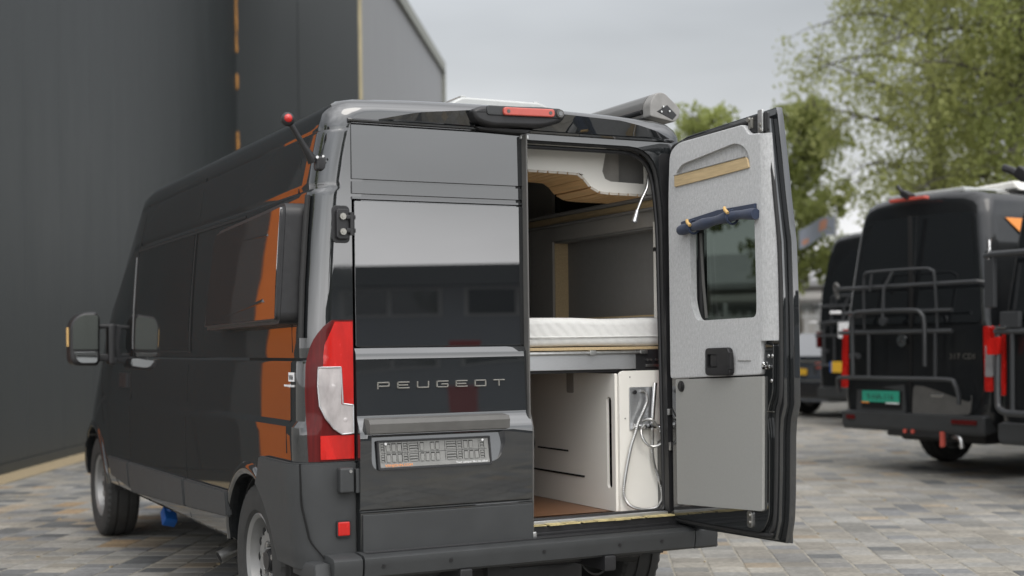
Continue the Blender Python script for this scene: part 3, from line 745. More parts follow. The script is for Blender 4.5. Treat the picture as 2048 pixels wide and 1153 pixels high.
# tail lamp
lampL = lambda z: interp(z, [(.87, .195), (.95, .198), (1.15, .205), (1.28, .20), (1.36, .175), (1.42, .135), (1.455, .09)])
tl = B(); strip(tl, lampL, lambda z: .004, .872, 1.452, .010, .03, 16, 22); lamp = tl.out('tail_lamp', 'darkred', van)
b = B(); strip(b, lambda z: interp(z, [(1.0, .135), (1.25, .135), (1.35, .125), (1.445, .085)]), lambda z: .008, 1.258, 1.445, .016, .01); strip(b, lambda z: .060, lambda z: .008, 1.105, 1.258, .016, .01, 6, 10)
strip(b, lambda z: .150, lambda z: .008, .880, .978, .016, .01, 8, 6); b.out('red_lens', 'red', lamp)
b = B(); strip(b, lambda z: interp(z, [(1.105, .148), (1.2, .152), (1.26, .150)]), lambda z: .062, 1.105, 1.255, .019, .01, 8, 10)
strip(b, lambda z: interp(z, [(.985, .06), (1.01, .098), (1.05, .128), (1.105, .148)]), lambda z: .010, .985, 1.105, .019, .01, 10, 8); b.out('clear_lens', 'clearlens', lamp)
b = B()
def cl(pts, r_, off=.0195):
    P = []
    for (ua, za), (ub, zb2) in zip(pts, pts[1:]):
        for q in range(6): P.append(corner(lerp(ua, ub, q/6), lerp(za, zb2, q/6), off)[0])
    P.append(corner(*pts[-1], off)[0]); b.tube(P, r_, 6)
cl([(.062, 1.258), (.150, 1.258), (.153, 1.18), (.148, 1.10), (.128, 1.05), (.098, 1.008), (.06, .982), (.010, .985), (.010, 1.100), (.055, 1.108), (.062, 1.258)], .003)
b.out('lens_border', 'alu', lamp)
b = B(); c_ = corner(.10, 1.17, .012); b.sph(c_[0], .030, (1, .28, 1.4)); c_ = corner(.045, 1.04, .018); b.sph(c_[0], .010, (1, .3, 1))
b.out('bulb_reflector', 'clearlens', lamp)
# right tail lamp mostly behind the open door
b = B(); b.prism([(.80, .872), (.985, .872), (.985, 1.3), (.93, 1.44), (.80, 1.45)], 'y', -.012, .1, .01); b.out('tail_lamp', 'red', van)
# plastic corner cladding wrapping into the rear arch
clad_l = lambda z: interp(z, [(.44, .50), (.52, .50), (.60, .52), (.70, .60), (.78, .68), (.83, .72), (.868, .70)])
b = B()
def cfn(z): # arch edge in arc length
    w_ = side_x(.2, z); L0 = (w_-.105) - .785; base_ = L0 + .105*PI/2 - .105
    dz = z - HZ; dy = math.sqrt(max(0, .412**2 - dz*dz)) if abs(dz) < .412 else 0
    ya = RA - dy
    if z > .76: ya = lerp(RA-dy, .52, 0) if dy > 0 else .5
    return base_ + ya if z < .74 else base_ + interp(z, [(.74, RA - math.sqrt(.412**2-.375**2)), (.80, .53), (.872, .50)])
strip(b, cfn, lambda z: .002, .425, .868, lambda z: .024+.004*math.sin(z*9), .03, 22, 24)
bmesh.ops.bevel(b.bm, geom=[e for e in b.bm.edges if e.calc_face_angle(0) > 1.0], offset=.007, segments=2, affect='EDGES')
clad = b.out('corner_cladding', 'plastic', van)
b = B(); strip(b, lambda z: interp(z, [(.425, .10), (.55, .185), (.70, .215), (.866, .218)])+.006, lambda z: interp(z, [(.425, .10), (.55, .185), (.70, .215), (.866, .218)]), .43, .866, .0285, .004, 1, 20); b.out('shut_line', 'seam', clad)
b = B(); b.prism([(.785, .425), (1.0, .425), (1.03, .6), (1.03, .87), (.785, .87)], 'y', -.02, .45, .02); b.out('corner_cladding', 'plastic', van)
# step bumper
b = B()
prof = [(-.0, .492), (-.055, .498), (-.130, .492), (-.146, .480), (-.148, .452), (-.140, .408), (-.125, .397), (.0, .395)]
b.prism(prof, 'x', -.80, .80, 0)
b.out('bumper', 'plastic', van)
b = B(); b.prism([(y*.98, z-.002) for y, z in prof], 'x', .806, .93, .006); b.prism([(y*.98, z-.002) for y, z in prof], 'x', -.806, -.93, .006); b.prism([(-.12, .39), (.2, .39), (.2, .46), (-.10, .47)], 'x', -.925, -1.0, .02)
b.prism([(-.10, .39), (.2, .39), (.2, .46), (-.08, .47)], 'x', .925, .97, .02)
b.out('bumper_corner', 'plastic', van)
b = B()
for x in (-.72, -.42, .02, .40, .62): b.cyl((x, -.1435, .448), (x, -.1505, .447), .008, n=12)
b.out('parking_sensor', 'blackplastic', van)
b = B()
for k in range(7): b.box((0, -.018-.014*k, .4985), (1.56, .005, .0035), .001, 1)
b.out('tread_rib', 'blackplastic', van)
b = B(); b.box((-.848, -.0285, .595), (.052, .02, .058), .006, 2); rfl = b.out('rear_reflector', 'red', van)
b = B(); b.prism(rrect(-.879, -.817, .561, .629, .01), 'y', -.0335, -.02); b.out('reflector_surround', 'blackplastic', van)
# lower hinge cover and upper hinge of the closed door
b = B(); b.box((-.842, -.042, .795), (.062, .05, .105), .01, 3); b.box((-.792, -.035, .79), (.018, .04, .10), .004); hc = b.out('hinge_cover', 'plastic', van)
b = B(); b.cyl((-.828, -.064, .832), (-.828, -.0705, .832), .007, n=14); b.out('screw', 'chrome', hc)
b = B(); b.prism(rrect(-.872, -.795, 1.770, 1.925, .02), 'y', -.004, .03, .003); hg = b.out('upper_hinge', 'blackplastic', van)
b = B(); b.prism(rrect(-.858, -.80, 1.785, 1.91, .015), 'y', -.022, .0, .005); b.cyl((-.795, -.03, 1.80), (-.795, -.03, 1.895), .010); b.box((-.80, -.03, 1.875), (.04, .012, .018), .003); b.box((-.80, -.03, 1.82), (.04, .012, .018), .003); b.out('hinge_plate', 'blackplastic', hg)
b = B()
for z in (1.878, 1.815): b.cyl((-.833, -.02, z), (-.833, -.033, z), .0135, n=16); b.cyl((-.833, -.03, z), (-.833, -.036, z), .007, n=6)
b.out('hinge_bolt', 'badge', hg)

# closed left rear door -------------------------------------------------
def yprof(z):
    return interp(z, [(.48, -.052), (.655, -.058), (.975, -.068), (.990, -.066), (1.042, -.034), (1.295, -.028), (1.314, -.026), (1.334, -.010), (1.95, -.010), (2.28, -.006)])
prof = []
for z in (.484, .52, .6, .655): prof.append((yprof(z)-.006, z))
for z, d in ((.660, 0), (.662, .012), (.670, .012), (.672, 0)): prof.append((yprof(z)+d, z))
for z in (.75, .85, .95, .985, 1.0, 1.012, 1.03, 1.045, 1.056, 1.10, 1.20, 1.28, 1.30, 1.312, 1.330): prof.append((yprof(z), z))
for z, d in ((1.334, .0), (1.336, .010), (1.950, .010), (1.954, 0.0)): prof.append((yprof(z)+d, z))
prof += [(yprof(1.963), 1.963), (yprof(1.965)+.012, 1.965), (yprof(1.975)+.012, 1.975), (yprof(1.977), 1.977)]
prof += [(yprof(2.026), 2.026), (yprof(2.028)+.012, 2.028), (yprof(2.036)+.012, 2.036), (yprof(2.038), 2.038), (yprof(2.15), 2.15), (yprof(2.262), 2.262), (yprof(2.27)+.006, 2.270)]
poly = prof + [(.03, 2.27), (.03, .484)]
ldoor = thing('rear_door', None, None); ldoor.parent = van; ldoor['label'] = 'closed left rear door'
b = B(); b.prism(poly, 'x', -.785, .012)
dp = b.out('door_skin', 'paint', ldoor, smooth=28)
c = B(); c.prism(roundpoly([(-.735, .972), (-.125, .972), (-.118, .925), (-.150, .842), (-.735, .826)], [.0, .0, .03, .07, .05], 6), 'y', -.3, -.018); cc = c.out('cut', 'paint')
boolean(dp, [cc])
# tilted number plate recess
b = B(); tmp = bmesh.new(); vs_ = [tmp.verts.new(p) for p in ((-.76, -.030, 1.0), (-.09, -.030, 1.0), (-.09, -.062, .81), (-.76, -.062, .81))]
vs2 = [tmp.verts.new((v.co.x, v.co.y+.01, v.co.z)) for v in vs_]
tmp.faces.new(vs_); tmp.faces.new(vs2[::-1])
for i in range(4): tmp.faces.new((vs_[i], vs2[i], vs2[(i+1) % 4], vs_[(i+1) % 4]))
bmesh.ops.recalc_face_normals(tmp, faces=tmp.faces); b._add(tmp); b.out('plate_recess', 'paint', ldoor)
b = B(); b.prism(rrect(-.778, .006, 1.340, 1.946, .006), 'y', yprof(1.5)-.001, yprof(1.5)+.02, .002); b.out('rear_window', 'glass', ldoor)
b = B(); b.box((-.386, -.062, .662+.0), (.79, .003, .004)) ; b.box((-.386, yprof(.6)-.010, .570), (.786, .016, .158), .004); b.out('lower_cladding', 'plastic', ldoor)
b = B(); b.prism([(-.035, .972), (-.098, .984), (-.102, 1.022), (-.090, 1.040), (-.03, 1.046)], 'x', -.756, -.112, .005, 2); hb = b.out('handle_bar', 'plastic_l', ldoor, label='grey plastic grab bar above the plate holder')
b = B(); b.prism([(.006, .50), (.013, .50), (.013, 2.26), (.006, 2.26)], 'y', -.05, -.004)
b.tube([(.0165, yprof(z)+.004, z) for z in (.49, .66, .97, 1.01, 1.05, 1.30, 1.34, 1.9, 2.26)], .0045, 8); b.out('door_seal', 'plastic_l', ldoor)
b = B(); b.box((.014, -.045, .50), (.03, .05, .05), .008); b.box((.02, .0, 2.255), (.04, .03, .025), .005); b.out('latch_striker', 'zinc', ldoor)
# badge letters: wide block capitals
GL = {'P': ['01-00', 'x']}
def stroke(bb, x0, z0, x1, z1, th=.0052, y=-.034):
    dx, dz = x1-x0, z1-z0; L_ = math.hypot(dx, dz)
    bb.box(((x0+x1)/2, y, (z0+z1)/2), (abs(dx)+th if dx else th, .006, abs(dz)+th if dz else th), .0012, 1)
zb, zt, zm = 1.166, 1.190, 1.178; LW = .050
for i, ch in enumerate('PEUGEOT'):
    bb = B(); x0 = -.692 + i*.0893; x1 = x0+LW
    S_ = {'P': [(x0, zb-.001, x0, zt), (x0, zt, x1, zt), (x1, zt, x1, zm-.003), (x0, zm-.003, x1, zm-.003)],
          'E': [(x0, zb, x0, zt), (x0, zt, x1, zt), (x0, zm, x1-.006, zm), (x0, zb, x1, zb)],
          'U': [(x0, zb, x0, zt), (x0, zb, x1, zb), (x1, zb, x1, zt)],
          'G': [(x0, zb, x0, zt), (x0, zt, x1, zt), (x0, zb, x1, zb), (x1, zb, x1, zm), (x0+.022, zm, x1, zm)],
          'O': [(x0, zb, x0, zt), (x0, zt, x1, zt), (x0, zb, x1, zb), (x1, zb, x1, zt)],
          'T': [(x0, zt, x1, zt), ((x0+x1)/2, zb, (x0+x1)/2, zt)]}[ch]
    for s_ in S_: stroke(bb, *s_)
    bb.out('badge_letter', 'badge', ldoor)
# empty plate holder: tray, rim, many little ribs and slots, print
def ph(x, z, d): # point on the tilted recess, d proud of it
    k = (1.0-z)/.19; return (x, -.030-.032*k-d, z)
pt = R(9.5)
PHM = lambda x, z, d: Matrix.Translation(ph(x, z, d)) @ Matrix.Rotation(-pt, 4, 'X')
b = B()
def pbox(bb, x0, x1, z0, z1, d0, d1, bev=0):
    bb.box((0, 0, 0), (1, 1, 1)) if False else None
    tmp = bmesh.new(); bmesh.ops.create_cube(tmp, size=1); bmesh.ops.scale(tmp, vec=(x1-x0, d1-d0, z1-z0), verts=tmp.verts)
    if bev: bmesh.ops.bevel(tmp, geom=tmp.edges[:], offset=bev, segments=2, affect='EDGES')
    bb._add(tmp, PHM((x0+x1)/2, (z0+z1)/2, (d0+d1)/2))
X0, X1, Z0, Z1 = -.700, -.196, .838, .945
pbox(b, X0, X1, Z0, Z1, .004, .010)
holder = b.out('plate_holder', 'plate', ldoor)
b = B()
pbox(b, X0-.007, X1+.007, Z0-.010, Z0, .004, .016, .002); pbox(b, X0-.007, X1+.007, Z1-.002, Z1+.006, .004, .018, .002); pbox(b, X0-.008, X0+.001, Z0-.01, Z1+.006, .004, .017, .002); pbox(b, X1-.001, X1+.008, Z0-.01, Z1+.006, .004, .017, .002)
b.out('holder_rim', 'blackplastic', holder)
b = B(); bs = B(); rq = random.Random(11)
cols_ = [0, .03, .105, .135, .205, .235, .345, .375, .43, .5]
xx = X0+.008
for (cw, kind) in ((.018, 'r'), (.075, 'b'), (.022, 'r'), (.045, 'r'), (.118, 'c'), (.05, 'r'), (.022, 'r'), (.075, 'b'), (.022, 'r')):
    for z0, z1 in ((Z0+.022, Z0+.056), (Z0+.066, Z1-.008)):
        if kind in 'bc':
            nn_ = 3 if kind == 'b' else 5; st_ = cw/nn_
            for q in range(nn_):
                if rq.random() < .12: continue
                ax_ = xx+q*st_+.003; wq = st_-.006
                pbox(bs, ax_, ax_+wq, z0+.001, z1, .0100, .0106)
                pbox(b, ax_, ax_+wq-.003, z0, z1-.004, .0104, .0150)
        else:
            for q in range(3):
                zz = lerp(z0, z1, (q+.5)/3); pbox(bs, xx+.002, xx+cw-.003, zz-.004, zz+.004, .0100, .0106)
                pbox(b, xx+.002, xx+cw-.006, zz-.005, zz+.0015, .0104, .0135)
    pbox(bs, xx+cw-.0022, xx+cw-.0008, Z0+.02, Z1-.004, .0100, .0108)
    xx += cw+.0035
pbox(bs, X0+.01, X1-.01, Z0+.059, Z0+.0605, .0100, .0107)
b.out('holder_rib', 'plate', holder, kind='stuff'); bs.out('holder_slot', 'seam', holder, kind='stuff')
b = B(); pbox(b, X0+.001, X1-.001, Z0+.0005, Z0+.017, .010, .0135, .001); b.out('print_strip', 'plate', holder)
b = B()
for x in (X0+.03, X1-.03): c_ = ph(x, Z1-.009, .012); b.cyl(c_, (c_[0], c_[1]-.006, c_[2]), .0055, n=12)
b.out('holder_screw', 'white_p', holder)
tm = lambda x, z: PHM(x, z, .0139) @ Matrix.Rotation(R(90), 4, 'X')
text('VANJOHN.COM', .0150, tm(X0+.022, Z0+.004), 'orange_p', 'printed_web_address', holder, fit=.122)
text('Your camper like no other', .0125, tm(X1-.160, Z0+.0045), 'white_p', 'printed_slogan', holder, fit=.150)
# dealer sticker on the flank
b = B(); 
sx_ = -(side_x(.16, 1.24)+.003)
b.box((sx_, .158, 1.218), (.002, .075, .038)); stk = b.out('dealer_sticker', 'white_p', van)
mt = Matrix.Translation((sx_-.0018, .188, 1.206)) @ Matrix.Rotation(R(-90), 4, 'Z') @ Matrix.Rotation(R(90), 4, 'X')
text('VAN', .03, mt, 'dark_p', 'sticker_word', stk, fit=.055)
mt = Matrix.Translation((sx_-.0018, .255, 1.176)) @ Matrix.Rotation(R(-90), 4, 'Z') @ Matrix.Rotation(R(90), 4, 'X')
text('www.vanjohn.com', .020, mt, 'white_p', 'sticker_web_address', stk, fit=.14)

# roof header pod with third brake light and camera
b = B()
podp = roundpoly([(-.265, 2.345), (-.225, 2.366), (.10, 2.382), (.180, 2.374), (.192, 2.345), (.17, 2.318), (.08, 2.290), (-.18, 2.280), (-.25, 2.300)], [.015, .04, .05, .03, .02, .03, .05, .04, .03], 4)
b.prism(podp, 'y', .06, -.085, .018, 3); hp = b.out('brake_light_housing', 'blackplastic', van)
b = B(); b.prism(roundpoly([(-.20, 2.326), (-.20, 2.368), (.165, 2.376), (.175, 2.332)], .015), 'y', -.07, -.092, .006); b.out('lamp_bezel', 'plastic', hp)
b = B(); b.prism(roundpoly([(-.126, 2.328), (-.126, 2.363), (.124, 2.369), (.124, 2.334)], .014, 5), 'y', -.08, -.104, .005, 3); b.out('brake_light', 'redmat', hp)
b = B()
for x, z in ((-.103, 2.346), (.102, 2.351)): b.cyl((x, -.1, z), (x, -.1055, z), .008, n=12)
b.cyl((.152, -.07, 2.352), (.152, -.104, 2.352), .017, n=20); b.out('camera_ring', 'plastic_l', hp)
b = B(); b.cyl((.152, -.07, 2.352), (.152, -.1055, 2.352), .010, n=16); b.out('camera_lens', 'glass', hp)
b = B(); b.prism(roundpoly([(-.25, 2.29), (-.21, 2.268), (.02, 2.262), (.06, 2.29)], .02), 'y', .02, -.04, .008); b.out('light_skirt', 'blackplastic', hp)
# header gutter and black door surround
b = B(); b.prism([(.0, 2.272), (-.018, 2.274), (-.020, 2.281), (.0, 2.290)], 'x', -.80, .80, .002); b.out('rain_gutter', 'paint', van)
b = B()
path = [(x, .022, z) for x, z in APER]; path.append(path[0]); path.append(path[1])
b.tube(path, .012, 8); b.out('opening_seal', 'rubber', van)
b = B(); inner = [(x*.997, .055, lerp(1.4, z, .975)) for x, z in APER]; inner += inner[:2]; b.tube(inner, .010, 8); b.out('inner_trim', 'blackplastic', van)
# pillar plates seen inside the opening on the right
b = B()
b.prism(roundpoly([(.755, .55), (.785, .55), (.785, 2.22), (.72, 2.22), (.745, 1.95)], [0, 0, .02, .03, .1]), 'y', -.006, .03); b.out('door_pillar', 'blackplastic', van)
b = B(); b.box((.745, .07, 1.78), (.012, .03, .02), .003); b.box((.765, -.012, 1.02), (.03, .02, .03), .004); b.box((.765, -.012, .86), (.02, .02, .04), .004); b.out('pillar_striker', 'zinc', van)
# added header lip, outlined and tipped down to mirror the dark yard behind
b = B()
topc = lambda x: interp(x, [(-.66, 2.292), (-.50, 2.325), (-.26, 2.350), (.2, 2.362), (.50, 2.352), (.70, 2.320), (.78, 2.292)])
def hfn(u, v):
    x = lerp(-.66, .78, u); z = lerp(2.2875, topc(x), v); e_ = min(1, 8*min(u, 1-u)); return (x, -.004-.030*v*e_ - .006*e_, z), (0, -1, -.1)
b.shell(hfn, 40, 4, .02); b.out('added_header_lip', 'paint', van)
# marker lamp on its arm
b = B(); b.tube([(-.93, .06, 2.11), (-.955, .05, 2.145), (-.99, .04, 2.193), (-1.03, .03, 2.25)], .02, 12, rs=[.022, .016, .012, .011]); b.sph((-1.045, .03, 2.272), .029, (1, .8, 1)); b.box((-.90, .05, 2.10), (.05, .05, .06), .012)
ma = b.out('marker_lamp_arm', 'blackplastic', van)
b = B(); b.sph((-1.047, .013, 2.274), .0175, (1, .7, 1)); b.out('red_marker_lens', 'red', ma)
b = B(); b.cyl((-.925, .01, 2.12), (-.93, -.0, 2.12), .006); b.cyl((-.90, .01, 2.125), (-.905, -.0, 2.125), .005); b.out('screw', 'zinc', ma)
# the same lamp on the far corner
# door mirror
b = B(); b.prism(roundpoly([(-1.285, 1.24), (-1.11, 1.235), (-1.09, 1.26), (-1.085, 1.56), (-1.11, 1.60), (-1.22, 1.595), (-1.285, 1.52)], [.06, .03, .02, .03, .03, .06, .06], 5), 'y', 4.08, 4.26, .03, 3)
mi = b.out('door_mirror', 'blackplastic', van)
b = B(); b.prism(roundpoly([(-1.268, 1.345), (-1.098, 1.345), (-1.098, 1.575), (-1.215, 1.578), (-1.268, 1.515)], [.01, .01, .02, .05, .05], 5), 'y', 4.074, 4.085, .002); b.out('mirror_glass', 'mirror', mi)
b = B(); b.prism(roundpoly([(-1.262, 1.33), (-1.105, 1.33), (-1.112, 1.255), (-1.235, 1.255)], [.01, .01, .02, .05], 5), 'y', 4.074, 4.085, .002); b.out('wide_angle_glass', 'mirror_w', mi)
b = B(); b.box((-1.04, 4.15, 1.50), (.14, .05, .03), .01); b.box((-1.04, 4.17, 1.29), (.14, .07, .05), .01); b.box((-1.0, 4.17, 1.38), (.06, .10, .28), .02); b.out('mirror_bracket', 'blackplastic', mi)
b = B(); b.box((-1.290, 4.15, 1.43), (.010, .05, .13), .004); b.out('indicator_lens', 'tan', mi)
# front door handle
b = B(); side_patch(b, [(3.56, 1.10), (3.78, 1.10), (3.78, 1.19), (3.56, 1.19)], .014, .02, 4, 2); b.out('door_handle', 'blackplastic', van)
# roof hatch and awning
b = B(); b.prism(roundpoly([(-.14, 2.42), (-.07, 2.50), (-.02, 2.525), (.40, 2.525), (.46, 2.50), (.47, 2.42)], .02), 'y', .55, 1.25, .015, 3); rh = b.out('roof_hatch', 'smoke', van)
b = B(); b.box((-.005, .9, 2.528), (.03, .66, .012), .005); b.box((.39, .9, 2.526), (.03, .66, .012), .005); b.box((.17, .9, 2.43), (.66, .76, .03), .01); b.out('hatch_rib', 'smoke', rh)
b = B()
awp = roundpoly([(.765, 2.415), (.90, 2.395), (.93, 2.42), (.935, 2.465), (.845, 2.535), (.80, 2.53), (.765, 2.48)], [.01, .01, .01, .015, .02, .02, .02], 4)
b.prism(awp, 'y', .20, 3.9); aw = b.out('awning', 'awning', van)
b = B(); b.prism([(x*1.0+.0, z) for x, z in awp], 'y', .20, .13, .008); b.out('awning_end_cap', 'awning_e', aw)
b = B(); b.box((.80, .7, 2.40), (.06, .06, .05), .01); b.box((.80, .26, 2.405), (.06, .05, .04), .01); b.prism([(.80, 2.44), (.89, 2.405), (.915, 2.43), (.86, 2.475)], 'y', .128, .14, .003); b.tube([(.762, .2, 2.445), (.762, 3.9, 2.445)], .012); b.out('awning_bracket', 'blackplastic', aw)
b = B()
for x, z in ((.835, 2.465), (.87, 2.445), (.825, 2.44)): b.cyl((x, .13, z), (x, .122, z), .005, n=8)
b.out('awning_screw', 'zinc', aw)

# ---------------- interior
b = B(); b.box((0, 1.75, .545), (1.115, 3.2, .018)); b.box((0, .10, .545), (1.5, .16, .018)); b.out('cabin_floor', 'floorwood', van)
b = B(); b.box((.0, .012, .549), (1.50, .03, .020), .003); b.out('floor_edge_strip', 'alu', van)
b = B(); rt_ = random.Random(4)
for k in range(9):
    x = .05+k*.085; b.box((x, -.024+rt_.uniform(-.004, .004), .5440), (.080+rt_.uniform(-.01, .012), .050+rt_.uniform(-.012, .014), .003+.0012*(k % 3)), rot=(Vector((0, 0, 1)), rt_.uniform(-.06, .06)))
b.out('glue_residue', 'tape', van, kind='stuff', label='yellowed glue and foil remnants on the sill')
b = B(); b.box((0, -.012, .517), (1.56, .05, .045), .006); b.box((.36, -.03, .505), (.74, .03, .02), .004); b.out('door_sill', 'blackplastic', van)
# right wall lining with the window niche
b = B()
XW = .845
hole = (.20, 1.26, 1.47, 1.905)
b.box((XW, .115, 1.62), (.02, .16, 1.3)); b.box((XW, 2.30, 1.62), (.02, 2.1, 1.3)); b.box((XW, .73, 1.98), (.02, 1.06, .15)); b.box((XW, .73, 1.20), (.02, 1.06, .54))
b.out('wall_lining', 'wall_in', van)
# window pane well outside: niche goes out into the pod
b = B(); b.box((.935, .73, 1.69), (.012, 1.08, .46)); b.out('niche_blind', 'wall_in2', van)
b = B(); b.box((.89, 1.252, 1.69), (.085, .016, .44)); b.box((.89, .208, 1.69), (.085, .016, .44)); b.box((.89, .73, 1.472), (.085, 1.04, .012)); b.out('niche_reveal', 'oakface', van)
b = B(); b.box((.89, .73, 1.90), (.085, 1.04, .012)); b.out('niche_top', 'wall_in2', van)
b = B(); b.box((.838, .212, 1.69), (.016, .022, .47), .003); b.out('niche_frame', 'white', van)
# matching pod outside on the right so the niche is real
b = B(); b.box((.985, .73, 1.69), (.10, 1.3, .56), .03, 3); b.out('window_pod', 'glass', van)
# hole through the body flank for the niche is hidden by the lining; left wall, front bulkhead and ceiling
b = B(); b.box((-.85, 1.75, 1.6), (.012, 3.2, 1.36)); b.out('wall_lining', 'wall_in', van)
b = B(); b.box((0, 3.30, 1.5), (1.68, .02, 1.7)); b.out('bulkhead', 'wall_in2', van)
b = B(); b.box((0, 1.8, 2.278), (1.68, 3.0, .012)); b.out('ceiling_board', 'wall_in', van)
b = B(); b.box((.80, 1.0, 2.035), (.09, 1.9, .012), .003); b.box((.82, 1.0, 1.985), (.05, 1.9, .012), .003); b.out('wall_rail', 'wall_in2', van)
b = B(); b.box((.825, 1.0, 2.01), (.035, 1.9, .035), .004); b.out('wall_rail', 'oakface', van)
# overhead locker: white end board with an S-curved lower edge, oak slats wrapped under it
scurve = smooth_curve([(-.80, 0, 2.142), (-.2, 0, 2.142), (.36, 0, 2.138), (.425, 0, 2.118), (.465, 0, 2.078), (.515, 0, 2.056), (.60, 0, 2.052), (.80, 0, 2.050)], 6)
pts = [(p.x, p.z) for p in scurve]
board = pts + [(.80, 2.09), (.80, 2.098), (.575, 2.104), (.545, 2.115), (.530, 2.15), (.555, 2.265), (-.80, 2.265)]
b = B(); b.prism(board, 'y', .185, .205); b.box((.785, .195, 2.18), (.03, .02, .18)); b.out('locker_board', 'white', van)
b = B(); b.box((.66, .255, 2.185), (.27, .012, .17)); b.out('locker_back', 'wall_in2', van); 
b = B(); b.box((.60, .232, 2.19), (.09, .012, .16)); b.out('locker_divider', 'wall_in', van)
# slats: follow the curve, each its own strip running forward
L_ = [0]
for p, q in zip(scurve, scurve[1:]): L_.append(L_[-1]+(q-p).length)
def at_len(s):
    for i in range(len(L_)-1):
        if s <= L_[i+1]: return scurve[i].lerp(scurve[i+1], (s-L_[i])/(L_[i+1]-L_[i]))
    return scurve[-1]
s = .0; SW = .052
while s + SW < L_[-1]:
    a_, c_ = at_len(s), at_len(s+SW-.006); dd = (c_-a_).normalized(); nn_ = Vector((-dd.z, 0, dd.x))
    a_ = a_ - nn_*.001; c_ = c_-nn_*.001
    b = B(); tmp = bmesh.new()
    prof_ = [a_, c_, c_-nn_*.011, a_-nn_*.011]
    b.prism([(p.x, p.z) for p in prof_], 'y', .1845, .52, .0012, 1); tmp.free()
    sl_ = b.out('ceiling_slat', 'slat', van); s += SW
    b = B(); b.prism([(p.x, p.z) for p in prof_], 'y', .1795, .1840, .0008, 1); b.out('slat_end_piece', 'slatend', sl_)
b = B()
for k in range(14):
    a_ = at_len(k*SW+.02+.84); 
# reading lamp
b = B(); b.tube(smooth_curve([(.77, .13, 2.150), (.745, .10, 2.150), (.725, .09, 2.125), (.712, .085, 2.07), (.680, .085, 2.01), (.655, .085, 1.955)]), .0068, 8); rl = b.out('reading_lamp', 'zinc', van)
b = B(); b.cyl((.659, .085, 1.965), (.640, .085, 1.905), .009, .015, 16, .003); b.out('lamp_head', 'alu', rl)
# bed frame and garage
b = B(); b.box((0, .75, 1.318), (1.66, 1.22, .014), .002); b.out('bed_board', 'oakface', van)
b = B(); b.box((0, .135, 1.258), (1.66, .02, .075), .003); b.out('bed_rail', 'alu', van)
b = B(); b.tube([(-.8, .118, 1.298), (.71, .118, 1.298)], .009, 10); b.box((.42, .112, 1.298), (.035, .024, .024), .004); b.box((.70, .112, 1.30), (.04, .012, .018), .003); b.box((.76, .12, 1.235), (.09, .01, .012), .002)
for x in (.72, .74, .77, .79): b.cyl((x, .12, 1.262), (x, .108, 1.262), .005, n=8)
b.out('bed_fitting', 'zinc', van)
b = B(); b.box((.735, .129, 1.262), (.145, .012, .10), .003); b.box((0, .16, 1.214), (1.66, .03, .014)); b.out('bed_bracket', 'blackplastic', van)
b = B(); b.prism(roundpoly([(.562, .556), (.562, 1.212), (.84, 1.212), (.84, .556)], [0, .03, 0, 0]), 'y', .110, .128, .002); gp = b.out('shower_board', 'white', van)
b = B(); b.prism(roundpoly([(.128, .556), (1.35, .556), (1.35, 1.20), (.128, 1.20)], .004), 'x', .548, .562); c_ = b.out('garage_side_board', 'white', van)
b = B(); b.prism(rrect(.160, .205, .66, 1.09, .02), 'x', .53, .58); c1_ = b.out('cut', 'white'); boolean(c_, [c1_])
b = B(); b.box((.60, .182, .875), (.01, .08, .5)); b.out('slot_backing', 'panel', van)
b = B(); b.prism(rrect(.515, .585, 1.10, 1.205, .012), 'x', .5445, .5475); b.out('edge_notch', 'wall_in', van)
b = B(); b.box((.5465, .74, .812), (.004, .32, .008)); b.box((.5465, .72, .697), (.004, .60, .009)); b.out('panel_groove', 'seam', van)
b = B(); b.cyl((.5475, .99, .83), (.5455, .99, .83), .055, n=24); b.out('panel_cutout', 'seam', van)
b = B()
for x, z in ((.62, 1.183), (.79, 1.186), (.592, .99), (.594, .76), (.60, .585), (.618, 1.02)): b.cyl((x, .112, z), (x, .108, z), .0035, n=8)
b.out('board_screw', 'wall_in2', van)
b = B(); b.box((.682, .105, 1.035), (.138, .006, .20), .004); sp = b.out('shower_plate', 'alu', van)
b = B(); b.cyl((.638, .105, 1.112), (.638, .092, 1.112), .010, n=14); b.out('shower_knob', 'blackplastic', van)
b = B(); b.cyl((.737, .075, 1.155), (.722, .080, .965), .011, .009, 14, .002); b.box((.705, .085, .952), (.075, .04, .026), .008); b.cyl((.66, .10, .955), (.70, .085, .953), .010, n=12); b.cyl((.735, .08, .952), (.755, .07, .945), .012, n=12)
b.cyl((.636, .1, .952), (.622, .1, .952), .016, n=16); b.out('shower_handset', 'chrome', sp)
hose = smooth_curve([(.672, .095, 1.116), (.690, .082, 1.105), (.695, .078, 1.07), (.672, .078, 1.02), (.647, .078, .975), (.628, .08, .92), (.608, .085, .86), (.590, .09, .78), (.575, .092, .70), (.570, .092, .64), (.585, .09, .60), (.62, .088, .575), (.68, .085, .562), (.74, .082, .567), (.768, .08, .60), (.772, .08, .64), (.755, .08, .70), (.733, .082, .76), (.722, .084, .83), (.724, .082, .88), (.715, .07, .945)], 14)
def ribs(c_, r_): return [r_*(1.0 if k % 2 else .80) for k in range(len(c_))]
b = B(); b.tube(hose, .0075, 8, rs=ribs(hose, .0080))
h2 = smooth_curve([(.660, .07, .975), (.680, .062, .985), (.712, .060, .978), (.752, .062, .93), (.765, .062, .90), (.755, .062, .868), (.715, .062, .856), (.68, .062, .87), (.655, .064, .905), (.652, .066, .94), (.672, .068, .962)], 12)
b.tube(h2, .0075, 8, rs=ribs(h2, .0078)); b.out('shower_hose', 'zinc', sp, label='ribbed steel shower hose hanging in a loop')
